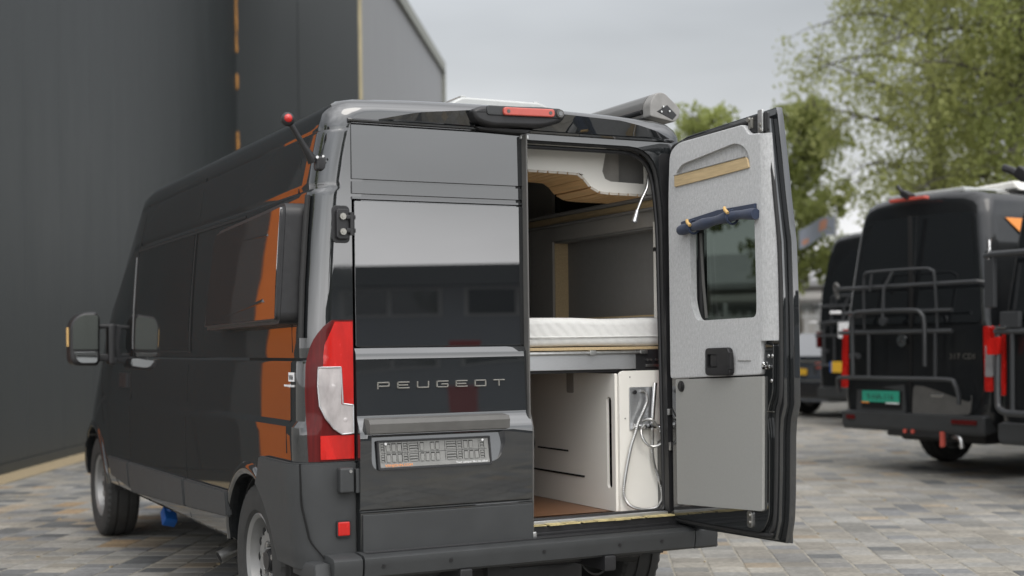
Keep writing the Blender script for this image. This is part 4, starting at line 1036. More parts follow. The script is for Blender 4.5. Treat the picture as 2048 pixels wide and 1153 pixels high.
# mattress: a thing of its own
b = B(); tmp = bmesh.new(); bmesh.ops.create_cube(tmp, size=1); bmesh.ops.scale(tmp, vec=(1.66, 1.15, .132), verts=tmp.verts)
bmesh.ops.bevel(tmp, geom=tmp.edges[:], offset=.032, segments=4, profile=.55, affect='EDGES')
bmesh.ops.subdivide_edges(tmp, edges=[e for e in tmp.edges if e.calc_length() > .3], cuts=24, use_grid_fill=True)
for v in tmp.verts:
    n_ = noise.noise((v.co.x*4, v.co.y*4, v.co.z*14)); v.co.z += n_*.006 + (math.sin(v.co.x*9)*.003 if v.co.z > 0 else 0); v.co.y -= noise.noise((v.co.x*6, 3, v.co.z*12))*.004
b._add(tmp, Matrix.Translation((0, .72, 1.394)))
ms = b.out('mattress', 'cloth', smooth=60); tag(ms, 'white quilted mattress lying on the raised bed inside the camper', 'mattress')
b = B(); b.tube([(-.82, .139, 1.374), (0, .138, 1.372), (.80, .139, 1.374)], .0035, 6); b.out('piping', 'cloth', ms)

# ---------------- open right rear door (hinge at x=.79, y=0; door lies in the plane x=.79, inner face towards -x)
rdoor = thing('rear_door', None, None); rdoor.parent = van; rdoor['label'] = 'open right rear door with grey felt lining'
# edge outline: far edge position along -y as a function of z
fe = [(.500, .800), (.62, .832), (.80, .838), (.95, .842), (1.02, .850), (1.08, .872), (1.20, .872), (1.45, .872), (1.75, .862), (1.95, .832), (2.1, .812), (2.28, .785), (2.318, .775)]
def fey(z): return -interp(z, fe)
outl = [(-.004, .495), (-.03, .488)] + [(fey(z), z) for z in (.503, .60, .70, .80, .95, 1.02, 1.08, 1.2, 1.45, 1.6, 1.75, 1.85, 1.95, 2.1, 2.2, 2.28, 2.316)] + [(-.12, 2.288), (-.05, 2.275), (-.008, 2.24), (-.002, 2.1)]
b = B(); b.prism(outl, 'x', .805, .838, .006, 2); rskin = b.out('door_skin', 'paint', rdoor)
inl = [(-.012, .505), (-.77, .515)] + [(fey(z)+.028, z) for z in (.60, .80, .95, 1.02, 1.08, 1.2, 1.5, 1.75, 1.95, 2.2, 2.27)] + [(-.11, 2.268), (-.04, 2.255), (-.014, 2.2)]
b = B(); b.prism(inl, 'x', .775, .806, .008, 2); inn = b.out('door_inner_frame', 'paint', rdoor)
# lower inner pressing (step in the rim)
b = B(); b.prism(roundpoly([(-.035, .53), (-.70, .535), (-.755, .60), (-.765, .95), (-.75, 1.05), (-.79, 1.12), (-.80, 1.33), (-.735, 1.335), (-.735, 1.20), (-.035, 1.20)], [.04, .06, .04, .04, .04, .03, .01, .01, .01, .01]), 'x', .757, .777, .006); b.out('inner_pressing', 'paint', rdoor)
b = B(); wk = [(.772, -.045, 2.235), (.772, -.12, 2.255), (.772, -.60, 2.272), (.772, -.735, 2.262), (.772, -.765, 2.18), (.772, -.80, 1.95), (.772, -.828, 1.7), (.772, -.832, 1.3), (.772, -.826, 1.12), (.772, -.80, 1.03), (.772, -.79, .8), (.772, -.775, .60), (.772, -.745, .545), (.772, -.70, .53), (.772, -.05, .525), (.772, -.03, .56)]
b.tube(smooth_curve(wk, 4), .009, 8); b.out('door_seal', 'rubber', rdoor)
# felt lining: upper panel with window opening and recessed pocket
felt_o = roundpoly([(-.045, 1.175), (-.728, 1.203), (-.731, 1.342), (-.752, 1.345), (-.752, 1.75), (-.750, 2.0), (-.748, 2.210), (-.668, 2.214), (-.625, 2.262), (-.13, 2.252), (-.062, 2.215), (-.045, 2.0)], [.02, .015, .008, .01, .2, .2, .02, .02, .02, .06, .05, .3], 5)
b = B(); b.prism(felt_o, 'x', .742, .776, .007, 2); felt = b.out('felt_lining', 'felt', rdoor)
b = B()
def frt(u, v):
    z = lerp(1.345, 2.206, v); ya = interp(z, [(1.34, -.745), (1.75, -.745), (2.0, -.743), (2.21, -.741)]); yb = interp(z, [(1.34, -.828), (1.75, -.824), (2.0, -.802), (2.21, -.785)])
    return (lerp(.7425, .772, u*u*.6+u*.4), lerp(ya, yb, u), z), (-.8, -.6, 0)
b.shell(frt, 6, 16, .006); b.out('felt_return', 'felt', rdoor)
WINP = [(-.22, 1.835), (-.222, 1.515), (-.262, 1.437), (-.705, 1.443), (-.708, 1.50), (-.70, 1.895), (-.66, 1.912), (-.23, 1.862)]
c = B(); c.prism(roundpoly(WINP, [.0, .08, .03, .03, .03, .03, .03, .01], 4), 'x', .70, .83); ca_ = c.out('cut', 'felt')
c = B(); c.prism(roundpoly([(-.115, 2.062), (-.115, 2.115), (-.16, 2.150), (-.575, 2.192), (-.64, 2.165), (-.672, 2.120), (-.672, 2.072)], [.0, .02, .03, .05, .03, .03, .0], 4), 'x', .70, .762); cb_ = c.out('cut', 'felt')
boolean(felt, [ca_, cb_])
# hole through frame and skin for the window
for ob in (rskin, inn):
    c = B(); c.prism(rrect(-.715, -.215, 1.42, 1.91, .05), 'x', .70, .90); boolean(ob, [c.out('cut', 'paint')])
gl = mat('tinted_door_glass', (.12, .14, .13), .02, trans=.0); 
t = gl.node_tree; nb = t.nodes['Principled BSDF']; tr = t.nodes.new('ShaderNodeBsdfTransparent'); tr.inputs[0].default_value = (.36, .395, .375, 1); gs = t.nodes.new('ShaderNodeBsdfGlossy'); gs.inputs['Roughness'].default_value = .01
lw_ = t.nodes.new('ShaderNodeLayerWeight'); fr_ = t.nodes.new('ShaderNodeMath'); fr_.operation = 'POWER'; fr_.inputs[1].default_value = 4; t.links.new(lw_.outputs['Facing'], fr_.inputs[0]); mx = t.nodes.new('ShaderNodeMixShader'); t.links.new(fr_.outputs[0], mx.inputs[0]); t.links.new(tr.outputs[0], mx.inputs[1]); t.links.new(gs.outputs[0], mx.inputs[2]); t.links.new(mx.outputs[0], t.nodes['Material Output'].inputs[0])
b = B(); b.prism(rrect(-.722, -.208, 1.413, 1.917, .04), 'x', .812, .818); b.out('door_window', gl, rdoor)
b = B(); gk = rrect(-.712, -.218, 1.425, 1.905, .05); gk2 = [(.805, y, z) for y, z in gk]; b.tube(gk2+gk2[:2], .014, 8); b.out('window_gasket', 'rubber', rdoor)
b = B(); b.tube([(.79, -.275, 1.45), (.785, -.262, 1.60), (.785, -.245, 1.83)], .007, 8); b.out('inner_blind_guide', 'plastic_l', rdoor)
# grille strip of wood, fixed over the pocket
b = B(); b.prism(roundpoly([(-.112, 2.052), (-.112, 2.104), (-.40, 2.113), (-.662, 2.121), (-.676, 2.072), (-.40, 2.060)], [.004, .004, .3, .02, .006, .3]), 'x', .734, .744, .002); b.out('wood_strip', 'oakface', rdoor)
b = B(); b.tube([(.733, -.112, 2.105), (.733, -.40, 2.114), (.733, -.66, 2.122)], .0025, 6); b.out('strip_edge', 'alu', rdoor)
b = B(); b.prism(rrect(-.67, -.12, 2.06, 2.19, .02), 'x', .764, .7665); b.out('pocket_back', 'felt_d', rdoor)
# rolled blind with two tan toggles
b = B(); rb_ = smooth_curve([(.722, -.175, 1.848), (.720, -.30, 1.857), (.718, -.45, 1.868), (.72, -.60, 1.878), (.724, -.735, 1.872)], 6)
b.tube(rb_, .022, 12, rs=[.022+.003*math.sin(k*.9) for k in range(len(rb_))]); b.prism([(-.17, 1.865), (-.17, 1.888), (-.45, 1.915), (-.72, 1.918), (-.72, 1.885), (-.45, 1.878)], 'x', .728, .742, .003); bl = b.out('rolled_blind', 'navy', rdoor, label='rolled navy blind with tan toggles')
b = B()
for y, z in ((-.275, 1.874), (-.56, 1.903)): b.tube([(.705, y+.02, z+.012), (.694, y, z), (.694, y-.02, z-.014)], .0075, 8)
b.out('toggle', 'tan', bl)
b = B()
for y, z in ((-.282, 1.855), (-.572, 1.873)):
    bb_ = [(.722+.029*math.cos(a), y, z+.029*math.sin(a)) for a in [k*PI/8 for k in range(17)]]; b.tube(bb_, .006, 6)
b.out('blind_strap', 'navy', bl)
# inner handle
b = B(); b.prism(roundpoly([(-.36, 1.195), (-.362, 1.315), (-.535, 1.318), (-.545, 1.28), (-.547, 1.205), (-.53, 1.195)], .02, 5), 'x', .716, .744, .008, 3); hd = b.out('inner_handle', 'blackplastic', rdoor)
c = B(); c.prism(rrect(-.455, -.382, 1.230, 1.288, .006), 'x', .70, .735); boolean(hd, [c.out('cut', 'blackplastic')])
b = B(); b.box((.724, -.428, 1.259), (.014, .05, .052), .004); b.box((.717, -.553, 1.26), (.02, .018, .075), .004); b.out('handle_lever', 'blackplastic', hd)
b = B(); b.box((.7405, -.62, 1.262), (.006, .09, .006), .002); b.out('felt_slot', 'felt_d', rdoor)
# lower grey panel
b = B(); b.prism(roundpoly([(-.088, .600), (-.086, 1.172), (-.742, 1.196), (-.727, .632)], [.01, .004, .004, .012]), 'x', .744, .758, .003); b.out('lower_panel', 'panel', rdoor)
b = B(); b.cyl((.745, -.137, 1.142), (.736, -.137, 1.142), .026, .024, 24, .003); b.cyl((.738, -.137, 1.142), (.733, -.137, 1.142), .015, n=18); b.out('round_vent', 'blackplastic', rdoor)
b = B(); b.prism(rrect(-.648, -.612, .553, .625, .015), 'x', .748, .762, .003); b.box((.752, -.640, 2.255), (.014, .03, .10), .004) if False else None
lt = b.out('lower_latch', 'zinc', rdoor)
b = B(); b.cyl((.75, -.63, .605), (.742, -.63, .605), .009, n=12); b.cyl((.75, -.63, .575), (.742, -.63, .575), .009, n=12); b.out('latch_bolt', 'badge', lt)
b = B(); b.prism(roundpoly([(-.716, 2.212), (-.716, 2.308), (-.748, 2.308), (-.748, 2.212)], .006), 'x', .752, .764, .003); tl_ = b.out('upper_latch', 'zinc', rdoor)
b = B(); b.cyl((.754, -.732, 2.246), (.748, -.732, 2.246), .008, n=10); b.cyl((.754, -.732, 2.224), (.748, -.732, 2.224), .008, n=10); b.box((.762, -.66, 2.262), (.014, .03, .045), .005); b.cyl((.765, -.65, 2.278), (.75, -.65, 2.278), .01, n=10); b.out('latch_screw', 'badge', tl_)
b = B(); b.prism(roundpoly([(-.64, 2.225), (-.64, 2.29), (-.77, 2.297), (-.77, 2.215)], .01), 'x', .764, .776, .003); b.out('latch_mount', 'blackplastic', rdoor)
b = B()
for y, z in ((-.765, 1.281), (-.790, 1.281), (-.783, 1.178)): b.sph((.757, y, z), .008, (.5, 1, 1), 12)
b.out('frame_bolt', 'zinc', rdoor)
b = B(); b.box((.752, -.745, 1.235), (.012, .03, .022), .006); b.box((.752, -.766, 1.237), (.010, .03, .016), .004); b.sph((.75, -.74, 1.25), .008); b.out('lock_catch', 'chrome', rdoor)
b = B(); b.box((.757, -.775, 1.05), (.006, .045, .004), .001); b.out('weld_edge', 'badge', rdoor)
# hinges of the open door
b = B()
for z in (1.85, .80): b.box((.80, -.003, z), (.05, .05, .10), .01); b.cyl((.79, -.01, z-.06), (.79, -.01, z+.06), .011)
b.out('door_hinge', 'blackplastic', rdoor)
b = B(); b.prism([(.52, .52), (.60, .52), (.60, .61), (.52, .61)], 'x', .80, .81) if False else b.box((.842, -.41, .58), (.008, .78, .16), .003)
b.out('lower_cladding', 'plastic', rdoor)

# ------------------------------------------------------------------ parked vans behind
ROWS2 = [(0, .42), (.84, .42), (.93, .45), (.975, .55), (.99, .75), (.995, 1.0), (.985, 1.3), (.965, 1.5), (.93, 1.8), (.89, 2.1), (.845, 2.4), (.81, 2.55), (.76, 2.62), (.66, 2.66), (.4, 2.69), (0, 2.70)]
def van2(label, loc, rotz, scale_z=1, length=5.9, matb='paint2', group='dark vans parked across the yard'):
    t_ = thing('parked_van', label, 'van', loc, rotz, group)
    TT = [(-1, 2.70), (4.1, 2.70), (4.4, 2.55), (4.9, 1.9), (5.2, 1.4), (5.6, 1.2), (5.85, .9), (5.9, .6)]
    WW = [(-1, 1), (5.0, 1), (5.5, .95), (5.8, .8), (5.9, .5)]
    def zf(z, y):
        top = interp(y*5.9/length, TT); return (.42 + (z-.42)*(top-.42)/2.28)*scale_z
    lean = lambda z: max(0, z-1.5)*.10 - (.02 if z < .8 else 0)
    bb = shell_mesh(ROWS2, [y*length/5.9 if y > 1 else y for y in (0, .01, .03, .06, .10, .16, .5, 1.2, 2.0, 3, 4.1, 4.4, 4.65, 4.9, 5.2, 5.6, 5.75, 5.85, 5.9)], zf, lambda w_, z, y: w_*interp(y*5.9/length, WW), .16, 'body', rear_lean=lean)
    bo = bb.out('body', matb, t_)
    cs = []
    for y in (1.45, length-1.1):
        for sx in (-1, 1): c = B(); c.cyl((sx*.6, y, .37), (sx*1.3, y, .37), .42, n=36); cs.append(c.out('cut', 'paint'))
    boolean(bo, cs)
    for y in (1.45, length-1.1):
        for sx in (-1, 1):
            wo = wheel(t_, sx*.86, y, sx, .355, .355, .23, nn=48)
    b = B(); b.box((0, length/2-.2, .45), (1.1, length-1.2, .3), .03); b.out('underbody', 'blackplastic', t_)
    return t_
ROT = R(-85.67)
# van A -----------------------------------------------------------
vA = van2('black van with a folded bike rack and a green number plate on its back doors', (6.955, 5.04, 0), ROT, scale_z=1.045)
def yA(z): return (max(0, z-1.5)*.10 - (.02 if z < .8 else 0))
def rearquad(par, poly, d0, d1, m_, nm, bev=.004, **kw):
    bb = B(); tmp = bmesh.new(); va = [tmp.verts.new((x, yA(z)-d1, z)) for x, z in poly]; vb = [tmp.verts.new((x, yA(z)-d0, z)) for x, z in poly]; n = len(poly)
    tmp.faces.new(va); tmp.faces.new(vb[::-1])
    for i in range(n): tmp.faces.new((va[i], vb[i], vb[(i+1) % n], va[(i+1) % n]))
    bmesh.ops.recalc_face_normals(tmp, faces=tmp.faces); bb._add(tmp); return bb.out(nm, m_, par, **kw)
for sx in (-1, 1):
    rearquad(vA, roundpoly([(sx*.012, 1.50), (sx*.86, 1.50), (sx*.715, 2.56), (sx*.012, 2.58)], [.01, .06, .06, .01]), -.02, .008, 'glass', 'rear_window')
    rearquad(vA, roundpoly([(sx*.012, .62), (sx*.80, .62), (sx*.87, .80), (sx*.87, 1.48), (sx*.012, 1.48)], [.01, .12, .04, .02, .01]), -.02, .007, 'paint2', 'rear_door')
b = B(); b.box((0, -.015, 1.6), (.012, .05, 1.95)); b.out('shut_line', 'seam', vA)
rearquad(vA, roundpoly([(-.74, .585), (-.74, .92), (-.10, .93), (-.06, .60)], .05), .006, .020, 'plastic', 'plate_surround')
rearquad(vA, roundpoly([(.02, .585), (.02, .93), (.62, .93), (.76, .80), (.74, .62)], .05), .006, .018, 'plastic_l', 'lower_trim')
rearquad(vA, [(-.66, .64), (-.66, .86), (-.115, .86), (-.115, .64)], .018, .022, 'seam', 'plate_recess')
b = B(); b.box((-.39, -.048, .765), (.50, .012, .115), .003); npl = b.out('number_plate', 'green_pl', vA)
mt = Matrix.Translation((-.575, -.0555, .735)) @ Matrix.Rotation(R(90), 4, 'X'); text('9-HA-116', .085, mt, 'dark_p', 'plate_characters', npl, fit=.36)
b = B(); b.box((-.60, -.05, .702), (.10, .008, .014)); b.out('plate_print', 'orange_p', npl)
b = B(); b.box((-.23, -.05, .700), (.17, .008, .014)); b.out('plate_print', 'white_p', npl)
b = B(); b.prism([(-.075, .47), (-.075, .60), (.0, .62), (.12, .60), (.12, .45), (-.04, .42)], 'x', -.93, .93, .03, 3); bpA = b.out('bumper', 'plastic', vA)
b = B(); b.box((.70, -.082, .545), (.30, .02, .045), .008); b.box((-.78, -.082, .545), (.12, .02, .045), .008); b.out('bumper_reflector', 'darkred', bpA)
b = B()
for sx in (-1, 1): b.prism(roundpoly([(sx*.885, .84), (sx*.985, .84), (sx*.955, 1.46), (sx*.875, 1.46)], .02), 'y', -.012, .16, .01)
b.out('tail_lamp', 'red', vA)
b = B(); b.prism(roundpoly([(.895, .98), (.992, .98), (.972, 1.28), (.905, 1.28)], .02), 'y', -.018, .12, .008); b.out('clear_lens', 'clearlens_d', vA)
b = B(); b.cyl((-.10, -.03, 1.33), (-.10, -.05, 1.33), .062, n=28); bdg = b.out('rear_emblem', 'chrome', vA)
b = B()
for k in range(3): a = PI/2+k*2*PI/3; b.tube([(-.10, -.052, 1.33), (-.10+.05*math.cos(a), -.052, 1.33+.05*math.sin(a))], .007, 6)
b.out('emblem_star', 'dark_p', bdg)
mt = Matrix.Translation((.50, -.045, 1.15)) @ Matrix.Rotation(R(90), 4, 'X'); text('317 CDI', .075, mt, 'badge', 'model_figures', vA, fit=.30)
# bike rack
def rack(par, x0=0, sc=1):
    b = B()
    b.tube([(-.98, -.05, 1.86), (-.90, -.10, 1.88), (.90, -.10, 1.88), (.97, -.02, 1.86)], .019, 10)
    b.tube(smooth_curve([(-.56, -.09, 1.45), (-.55, -.10, 1.95), (-.50, -.12, 2.02), (-.40, -.12, 2.035), (.25, -.12, 2.035), (.36, -.12, 2.01), (.40, -.12, 1.95), (.40, -.09, 1.45)], 3), .014, 8)
    b.tube(smooth_curve([(-.66, -.16, .98), (-.66, -.16, 1.50), (-.62, -.17, 1.60), (-.52, -.17, 1.63), (.14, -.17, 1.63), (.26, -.17, 1.60), (.30, -.16, 1.50), (.30, -.16, 1.08)], 3), .021, 10)
    b.tube([(-.86, -.14, 1.42), (.62, -.14, 1.42)], .022, 8); b.tube([(-.80, -.13, 1.62), (.62, -.13, 1.62)], .018, 8)
    b.tube(smooth_curve([(-.92, -.10, .80), (-.90, -.14, .92), (-.80, -.16, .955), (-.2, -.17, .955), (.55, -.16, .955), (.66, -.16, .92), (.70, -.15, .80), (.70, -.15, .72)], 3), .022, 8)
    b.tube([(-.13, -.12, 2.03), (-.22, -.16, 1.86), (-.22, -.18, 1.55)], .016, 8); b.tube([(-.42, -.12, 2.02), (-.44, -.13, 1.84)], .012, 8)
    b.tube([(-.45, -.14, 1.42), (-.45, -.15, .96)], .018, 8); b.tube([(.42, -.14, 1.42), (.42, -.15, .96)], .018, 8)
    b.cyl((-.22, -.15, 1.53), (-.22, -.19, 1.53), .045, n=16); b.cyl((-.74, -.10, 1.18), (-.60, -.14, 1.18), .03, n=10)
    o = b.out('bike_rack', 'rack', par)
    b = B(); b.box((-.90, -.16, 1.635), (.13, .05, .035), .01); b.out('reflective_band', 'white_p', o) ; b = B(); b.box((.45, -.16, .80), (.15, .02, .03), .01); b.out('rack_clamp', 'zinc', o)
    b = B(); b.tube(smooth_curve([(-.99, -.03, 1.78), (-1.03, -.04, 1.90), (-1.0, -.05, 1.94), (-.95, -.06, 1.90)], 4), .018, 8); b.out('rack_hook', 'plastic_l', o)
    return o
rack(vA)
b = B(); b.box((-.05, .03, 2.745), (.46, .08, .035), .01); b.out('high_brake_light', 'redmat', vA)
b = B(); b.box((-.06, .02, 2.79), (.12, .10, .07), .015, rot=(Vector((0, 1, 0)), .5)); b.tube([(-.16, -.01, 2.89), (-.09, -.01, 2.81)], .02); b.out('rear_camera', 'blackplastic', vA)
b = B(); b.prism(roundpoly([(-.02, 2.80), (.06, 2.885), (.60, 2.905), (.68, 2.80)], .03), 'y', .8, 1.7, .03, 3); b.out('roof_unit', 'whitep', vA)
b = B(); b.box((0, 1.0, 2.80), (1.0, 1.6, .06), .02); b.out('roof_tray', 'smoke', vA)
b = B()
tmp = bmesh.new(); pl_ = [(.35, 2.50), (.95, 2.50), (.95, 2.27), (.66, 2.26)]
va = [tmp.verts.new((interp(z, [(2.1, .89), (2.4, .845), (2.55, .81)])+.036, y, z)) for y, z in pl_]; tmp.faces.new(va); b._add(tmp); stA = b.out('orange_decal', 'orange_p', vA, smooth=0)
mt = Matrix.Translation((.900, .55, 2.34)) @ Matrix.Rotation(R(90), 4, 'Z') @ Matrix.Rotation(R(90), 4, 'X'); text('VAN', .13, mt, 'white_p', 'decal_word', stA)
b = B(); b.tube([(-.3, .2, .46), (-.3, -.02, .40), (.35, -.02, .40), (.35, .2, .46)], .03); b.box((.1, -.03, .41), (.75, .05, .06), .01); th = b.out('tow_bar', 'blackplastic', vA)
b = B(); b.tube(smooth_curve([(.50, .0, .40), (.60, -.06, .40), (.66, -.08, .38), (.67, -.08, .30)], 4), .022, 10); b.out('tow_hook', 'zinc', th)
b = B(); b.box((.42, -.06, .37), (.05, .03, .15), .006); b.cyl((-.05, -.06, .43), (-.05, -.075, .43), .022); b.cyl((.05, -.06, .43), (.05, -.075, .43), .022); b.out('tow_light', 'redmat', th)
# van B -----------------------------------------------------------
vB = van2('black van at the right edge, grey rack bars folded on its back', (6.50, 2.46, 0), ROT)
for sx in (-1, 1):
    rearquad(vB, roundpoly([(sx*.012, 1.50), (sx*.86, 1.50), (sx*.715, 2.56), (sx*.012, 2.58)], [.01, .06, .06, .01]), -.02, .008, 'glass', 'rear_window')
    rearquad(vB, roundpoly([(sx*.012, .62), (sx*.80, .62), (sx*.87, .80), (sx*.87, 1.48), (sx*.012, 1.48)], [.01, .12, .04, .02, .01]), -.02, .007, 'paint2', 'rear_door')
b = B(); b.prism([(-.075, .47), (-.075, .60), (.0, .62), (.12, .60), (.12, .45), (-.04, .42)], 'x', -.93, .93, .03, 3); b.out('bumper', 'plastic', vB)
b = B()
for sx in (-1, 1): b.prism(roundpoly([(sx*.885, .84), (sx*.985, .84), (sx*.955, 1.46), (sx*.875, 1.46)], .02), 'y', -.012, .16, .01)
b.out('tail_lamp', 'red', vB)
b = B(); b.tube([(-1.0, -.10, 2.06), (-.9, -.13, 2.07), (.9, -.13, 2.07)], .028, 10); b.tube(smooth_curve([(-.86, -.12, 1.45), (-.86, -.14, .85), (-.80, -.16, .72), (-.6, -.16, .70), (0, -.16, .70)], 4), .03, 10); b.tube([(-.88, -.14, 1.40), (.5, -.14, 1.40)], .025, 8); b.tube([(-.70, -.14, 1.40), (-.70, -.15, .72)], .02); rk = b.out('bike_rack', 'rack', vB)
b = B(); b.box((-.935, -.12, 1.82), (.10, .05, .42), .01); b.box((-.72, -.13, 1.50), (.2, .05, .14), .01); b.out('folded_wheel_tray', 'rack', rk)
b = B(); b.box((-.97, -.10, 2.06), (.05, .05, .10), .01); b.cyl((-.96, -.1, 1.98), (-.96, -.1, 2.2), .012); b.box((-.80, -.16, 1.435), (.11, .03, .02), .004); b.out('rack_clamp', 'chrome', rk)
b = B(); b.box((-.62, -.02, 2.72), (.22, .10, .10), .02, rot=(Vector((0, 1, 0)), .6)); b.tube([(-.86, -.02, 2.82), (-.76, -.02, 2.78), (-.66, -.02, 2.70)], .035); b.out('rear_camera', 'blackplastic', vB)
b = B(); b.prism(roundpoly([(-.55, 2.66), (-.5, 2.78), (.5, 2.80), (.6, 2.66)], .03), 'y', .6, 1.6, .03); b.out('roof_unit', 'whitep', vB)
b = B(); b.prism(roundpoly([(-.83, 1.20), (-.95, 1.20), (-.95, 1.34), (-.80, 1.36)], .02), 'y', -.17, -.12, .006); b.out('rack_tail_light', 'red', rk)
# van C -----------------------------------------------------------
vC = van2('tall dark van farthest back, between the grey car and the van with the bike rack', (11.5, 11.0, 0), ROT, scale_z=1.125)
rearquad(vC, roundpoly([(-.90, 1.50), (-.90, 2.1), (-.76, 2.75), (.76, 2.75), (.90, 2.1), (.9, 1.5)], .05), -.02, .02, 'glass', 'rear_window')
b = B(); b.prism([(-.075, .47), (-.075, .60), (.0, .62), (.12, .60), (.12, .45), (-.04, .42)], 'x', -.93, .93, .03, 3); b.out('bumper', 'plastic', vC)
b = B(); b.box((-.955, .04, 1.36), (.07, .12, .26), .02); b.out('tail_lamp', 'darkred', vC)
rkC = rack(vC)
b = B(); b.box((-.10, -.2, 1.50), (.40, .02, .24), .01); wp = b.out('white_sign', 'white_p', vC); 
b = B(); b.box((-.34, -.2, .93), (.22, .02, .17), .006); b.out('number_plate', 'yellow_pl', vC)
b = B(); b.box((-.47, -.2, .93), (.03, .021, .17), .004); b.out('plate_band', 'blue', vC)
mt = Matrix.Translation((-.24, -.2115, 1.44)) @ Matrix.Rotation(R(90), 4, 'X'); text('115', .13, mt, 'dark_p', 'sign_figures', wp, fit=.26)
# parked car ------------------------------------------------------
car = thing('parked_car', 'dark slate estate car parked beyond the open camper door', 'car', (12.60, 13.95, 0), ROT)
CR = [(0, .28), (.80, .28), (.89, .35), (.92, .55), (.925, .80), (.91, .97), (.88, 1.02), (.80, 1.18), (.68, 1.46), (.60, 1.50), (.3, 1.53), (0, 1.54)]
CT = [(-1, 1.54), (0, .96), (.05, 1.04), (.35, 1.30), (.75, 1.50), (1.5, 1.54), (2.6, 1.53), (3.3, 1.15), (3.6, 1.02), (4.4, .85), (4.6, .55)]
def czf(z, y):
    top = interp(y, CT); z0 = min(z, 1.02); 
    if z <= 1.0: return .28 + (z-.28)*min(1, (top-.28)/.74)
    return min(1.02, .28+(1.0-.28)*min(1, (top-.28)/.74)) + (z-1.0)*max(0.01, top-1.02)/.52
bb = shell_mesh(CR, [0, .02, .06, .12, .2, .35, .55, .75, 1.1, 1.5, 2.0, 2.6, 2.95, 3.3, 3.6, 4.0, 4.4, 4.55, 4.6], czf, lambda w_, z, y: w_*interp(y, [(-1, .93), (.0, .93), (.3, 1), (4.0, 1), (4.5, .85), (4.6, .6)]), .12, 'body')
cb = bb.out('body', 'silver_car', car); cs = []
for y in (.95, 3.7):
    for sx in (-1, 1): c = B(); c.cyl((sx*.5, y, .33), (sx*1.2, y, .33), .38, n=30); cs.append(c.out('cut', 'paint'))
boolean(cb, cs)
for y in (.95, 3.7):
    for sx in (-1, 1): wheel(car, sx*.80, y, sx, .33, .33, .22, nn=48)
b = B(); tmp = bmesh.new(); va = [tmp.verts.new(p) for p in ((-.70, .02, 1.075), (.70, .02, 1.075), (.56, .60, 1.475), (-.56, .60, 1.475))]; vb = [tmp.verts.new((v.co.x, v.co.y+.03, v.co.z-.03)) for v in va]
tmp.faces.new(va); tmp.faces.new(vb[::-1])
for i in range(4): tmp.faces.new((va[i], vb[i], vb[(i+1) % 4], va[(i+1) % 4]))
bmesh.ops.recalc_face_normals(tmp, faces=tmp.faces); b._add(tmp); b.out('rear_window', 'silvergl', car)
b = B()
for sx in (-1, 1): b.prism(roundpoly([(sx*.42, .86), (sx*.88, .86), (sx*.88, .99), (sx*.45, .97)], .02), 'y', -.02, .14, .01)
b.out('tail_lamp', 'redmat', car)
b = B(); b.prism([(-.03, .36), (-.06, .45), (-.05, .60), (.05, .62), (.1, .34)], 'x', -.84, .84, .02); b.out('bumper', 'blackplastic', car)
b = B(); b.box((0, -.055, .66), (1.5, .02, .03), .006); b.box((0, -.02, 1.0), (1.5, .06, .035), .01); b.out('chrome_strip', 'chrome', car)
b = B(); b.box((0, -.03, .80), (.52, .02, .11), .004); b.out('number_plate', 'yellow_pl', car)

